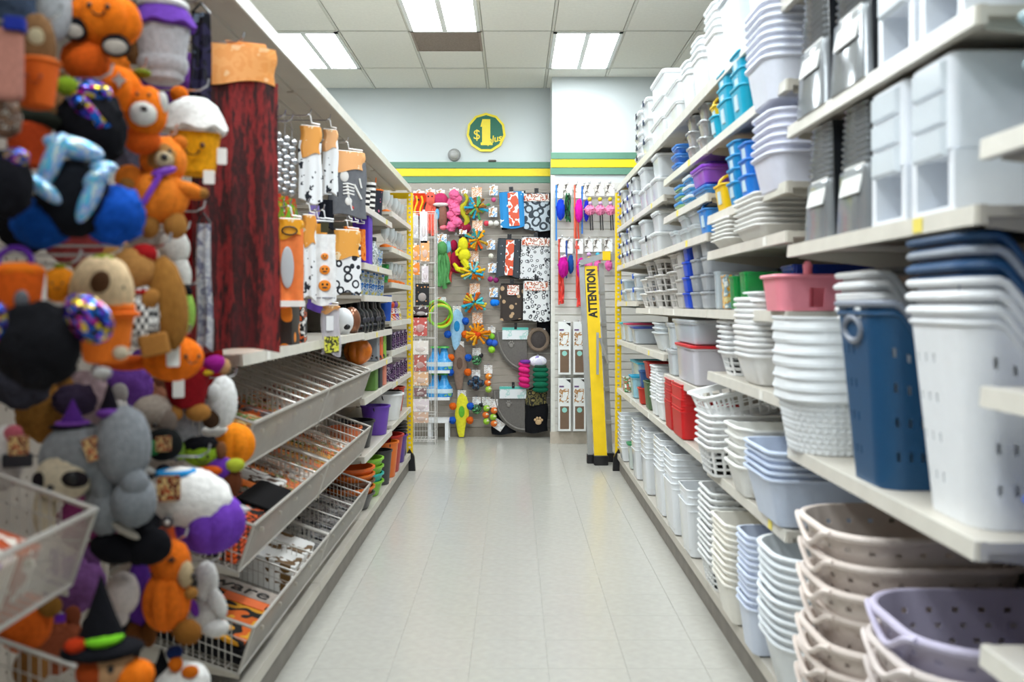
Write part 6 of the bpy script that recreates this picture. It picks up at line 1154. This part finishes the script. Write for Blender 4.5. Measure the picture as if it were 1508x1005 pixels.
ctoy('cat_wand', 'cat wand with magenta fluff and red ribbons', 'cat toy', 827, 350, wand('d8402a', .68, 'c01690', (.05, .1), .2, extra=[('ribbon', legs(3, .05, .3, .01, -.36, 2, .004), pl('e2423a')), ('bead', ball(.016), pl('f0c8dc'), (.0, -.04, -.2)), ('bead', ball(.016), pl('f0c8dc'), (.03, -.04, -.19))]), d=.1)
ctoy('cat_wand', 'cat wand card with blue feather behind the fluff', 'cat toy', 838, 352, wand('2a5ab8', .4, '1f4f9a', (.03, .09)), d=.05)
ctoy('cat_wand', 'cat wand with fuchsia fluff and long red ribbons', 'cat toy', 853, 352, wand('e04a3a', .6, 'd0189a', (.04, .1), .2, extra=[('ribbon', legs(3, .05, .36, .01, -.34, 7, .004), pl('e2423a'))]), d=.1)
for k, u in enumerate((867, 880, 896)):
    ctoy('cat_wand', 'beaded cat toy on white card in lower row, %s from fuchsia wand' % NTH[k], 'cat toy', u, 352, [card(.08, .13, WC), ('bead', ball(.022), pl(('c8a0d8', '2ab0d0', 'd8a82a')[k]), (0, -.02, -.16)), ('bead', ball(.022), pl(('d8c02a', 'e88a4a', 'e06a9a')[k]), (.004, -.02, -.2)), ('feather', cm(('fth2',), lambda: MB().ell((0, 0, 0), (.035, .025, .05), 20, 14, lump=.4)), fab('e06aa8'), (0, -.02, -.27))], hl='beaded cat toy '+NTH[k])
# cat scratchers
for k, (u, v, lab) in enumerate(((831, 474, 'upper cardboard cat scratcher box beside the blankets'), (853, 474, 'upper cardboard cat scratcher box beside the ladder'), (831, 557, 'lower cardboard cat scratcher box beside the blankets'), (853, 557, 'lower cardboard cat scratcher box beside the ladder'))):
    W, H = 18*SC, 77*SC
    ctoy('cat_scratcher', lab, 'scratcher', u, v, [('carton', MB().box(-W/2, W/2, -.045, .02, -H, 0).mesh('ct', False), mat('scratch_card', 'eef0ee', .5, var=.02)), ('cat_photo', MB().box(-W*.42, W*.35, -.047, -.045, -H*.46, -H*.2).mesh('cp', False), mat('cat_print', 'eef0ee', .5, 'noise', cols=('eef0ee', 'b88a5a', 'eef0ee', '8a6a48'), scale=18)), ('corrugated_window', MB().box(-W*.36, W*.36, -.047, -.045, -H*.96, -H*.53).mesh('cw', False), mat('corrugated', '7c6450', .8, 'stripez', cols=('8a705a', '6a5444'), scale=40)), ('mint_dot', MB().lathe([(0, 0), (.026, 0), (.026, .002), (0, .002)], 20, cap0=False, cap1=False).mesh('md'), paper('9ad8cc'), (0, -.047, -H*.6), (PI/2, 0, 0)), ('corner_print', MB().prism([(W*.1, -H*.02), (W*.48, -H*.02), (W*.48, -H*.09)], -.047, -.045).mesh('cp', False), pl('2a2a2c')), ('title_print', MB().box(-W*.42, -W*.05, -.047, -.045, -H*.17, -H*.14).mesh('tp', False), pl('6a4a7a'))], d=.05)
# ------------------------------------------------------------------ wire floor rack with clip packs
t0 = at(609, 655); YR = CH*F/(655-CY); XR0 = (607-CX)*YR/F; XR1 = (641-CX)*YR/F; HR = CH+(CY-312)*YR/F
t = thing('wire_rack', 'narrow white wire floor rack of accessory packs', 'rack', ((XR0+XR1)/2, YR+.1, 0)); W = XR1-XR0
m = MB()
for x in (-W/2, W/2):
    for y in (-.1, .1): m.tube([(x, y, 0), (x, y, HR)], .006)
for z in [.05+(HR-.05)*k/9 for k in range(10)]: m.tube([(-W/2, -.1, z), (W/2, -.1, z), (W/2, .1, z), (-W/2, .1, z)], .0035, 5, True)
RW = mat('rack_white_wire', 'd8d4d0', .4, metal=.2)
parts(t, [('frame', m.mesh('rk'), RW)])
m = MB()
for k in range(9): m.tube([(-W/2+W*k/8, .1, .05), (-W/2+W*k/8, .1, HR)], .0025, 4)
ob('back_wires', m.mesh('bw'), RW, t)
m = MB()
for k in range(7): m.tube([(-W/2+W*k/6, -.12, .03), (-W/2+W*k/6, .12, .05)], .003, 4)
for y in (-.12, -.04, .04, .12): m.tube([(-W/2, y, .035), (W/2, y, .035)], .003, 4)
for x in (-W/2, W/2): m.tube([(x, -.12, .14), (x, .12, .14)], .003, 4)
m.tube([(-W/2, -.12, .14), (W/2, -.12, .14)], .003, 4)
ob('bottom_tray', m.mesh('bt'), RW, t)
RK = [(610, 334, 34, 12, 'c9c6c8', 'clear sticker pack at the rack top'), (624, 335, 46, 11, 'd8d4d8', 'clear wand pack at the rack top'), (612, 372, 22, 12, 'ee9a4e', 'orange hair clip pack on the rack'), (626, 370, 30, 13, 'e8a870', 'peach hair clip pack on the rack'), (612, 396, 18, 12, 'ec8a3a', 'deep orange clip pack on the rack'), (626, 404, 24, 10, 'd8ccd0', 'clear charm pack on the rack'), (622, 434, 32, 20, None, 'black card of colourful pins on the rack'), (620, 460, 16, 22, '4a3a3c', 'dark lace pack on the rack'), (619, 480, 30, 20, 'c8605a', 'red stick makeup pack on the rack'), (619, 512, 20, 24, 'e6dcd4', 'white face jewel pack on the rack'), (619, 535, 24, 18, 'b8685e', 'second red stick makeup pack on the rack'), (620, 558, 20, 22, 'e0b48e', 'beige face mask pack on the rack'), (619, 578, 12, 18, '8a6a6c', 'maroon gem pack on the rack'), (620, 597, 18, 24, 'e2d4d8', 'white butterfly pack on the rack'), (620, 615, 16, 22, 'd4b09a', 'tan face mask pack on the rack')]
for u, v, h, w_, col, lab in RK:
    s = YR/F; c = P(u, v-h/2, YR-.02)
    m = mat('pins_card', '17171b', .5, 'spots', cols=('e8a060',), scale=26, thr=.2) if col is None else mat('rackpack_'+col, col, .3, 'noise', cols=(col, col, col, 'f0ece8', col), scale=26)
    inst('accessory_pack', [('card', MB().box(-w_*s/2, w_*s/2, -.012, .004, -h*s, 0).mesh('ac', False), m), ('hang_tab', cm(('atab',), lambda: MB().box(-.012, .012, -.003, .003, 0, .02)), paper('e8e4e0')), ('blister', MB().ell((0, -.014, -h*s*.62), (w_*s*.3, .01, h*s*.2), 14, 8).mesh('bl'), clear('e8dcd8', .4))], lab, 'pack', c, 0, 'packs on the wire rack')
    inst('rack_hook', [('arm', cm(('rhk',), lambda: MB().tube([(0, 0, 0), (0, -.13, 0), (0, -.14, .01)], .0025)), CHROME), ('plate', cm(('rhp',), lambda: MB().box(-.008, .008, -.002, .002, -.008, .008)), CHROME)], 'rack hook under the '+lab.split(' on the')[0].split(' at the')[0], 'hook', (c.x, YR+.1, c.z+.012), 0, 'rack hooks')
# ------------------------------------------------------------------ folding step ladder at the aisle end
ALU = mat('aluminium', 'b9bcbe', .3, metal=.7, var=.08, scale=10)
t = thing('step_ladder', 'yellow and aluminium step ladder folded against the end frame', 'ladder', (0, 0, 0))
def beam(a, b, w, d, m=None):
    """rectangular bar from a to b: w across x, d across y"""
    a, b = Vector(a), Vector(b); M = MB()
    return M.loft([[p+Vector((sx*w/2, sy*d/2, 0)) for sx, sy in ((-1, -1), (1, -1), (1, 1), (-1, 1))] for p in (a, b)])
A = P(885, 686, 8.14); B = P(870, 392, 8.3)
A.z = .02; 
fy = beam(A, B, .112, .035); parts(t, [('yellow_rail', fy.mesh('yr', False), YEL)])
for du, y, nm_ in ((-.083, .02, 'side_rail'), (.1, .1, 'side_rail')):
    ob(nm_, beam((A.x+du, A.y+y+.08, .02), (B.x+du+.0, B.y+y, B.z+.03), .045, .06).mesh('sr', False), ALU, t)
ob('cap_rail', beam((B.x-.1, B.y, B.z+.02), (B.x+.2, B.y+.02, B.z+.12), .03, .1).mesh('cr', False), ALU, t)
ob('cap_rail', MB().prism([(B.x-.1, B.z-.0), (B.x+.17, B.z+.085), (B.x+.17, B.z+.135), (B.x-.1, B.z+.05)], B.y-.05, B.y+.08).mesh('cp', False), ALU, t)
kn = P(893, 377, 8.25); ob('top_bracket', MB().box(-.035, .035, -.03, .03, -.04, .04).mesh('tb', False), YEL, t, kn)
ob('bracket_plate', MB().box(-.02, .05, -.03, .03, -.03, .03).mesh('tb', False), ALU, t, kn+Vector((.06, .01, -.01)))
ob('spreader', beam(P(880, 490, 8.16), P(880, 552, 8.13), .022, .012).mesh('sp', False), ALU, t)
ob('spreader', beam(P(883, 498, 8.16), P(896, 536, 8.2), .022, .012).mesh('sp', False), ALU, t)
for k in range(5):
    z = .35+.29*k; x = A.x+(B.x-A.x)*z/B.z
    yy = A.y+(B.y-A.y)*z/B.z; ob('step', MB().box(x-.09, x+.12, yy+.07, yy+.16, z, z+.028).mesh('st', False), ALU, t)
for dx, dy in ((0, 0), (-.083, .1), (.1, .18)):
    ob('rubber_foot', cm(('lft',), lambda: rbox(.125, .07, .085, .008, .004)) if dx == 0 else cm(('lft2',), lambda: rbox(.07, .075, .08, .008, .004)), BLK, t, (A.x+dx, A.y+dy, 0))
d = (B-A); ang = math.atan2(d.z, d.y)
lean = math.atan2(d.x, d.z)
tm_ = text_mesh('ATTENTION', .1, .0008, 0, bold=.0035)
q = A+d*.86
o = ob('lettering', tm_, pl('16161a'), t, (q.x, q.y-.0195, q.z)); 
o.matrix_local = Matrix.Translation((q.x, q.y-.0195, q.z)) @ Matrix.Rotation(-(math.atan2(d.y, d.z)), 4, 'X') @ Matrix.Rotation(lean, 4, 'Y') @ Matrix.Rotation(PI/2, 4, 'X') @ Matrix.Rotation(PI/2, 4, 'Z') @ Matrix.Diagonal((.78, 1.05, 1, 1))
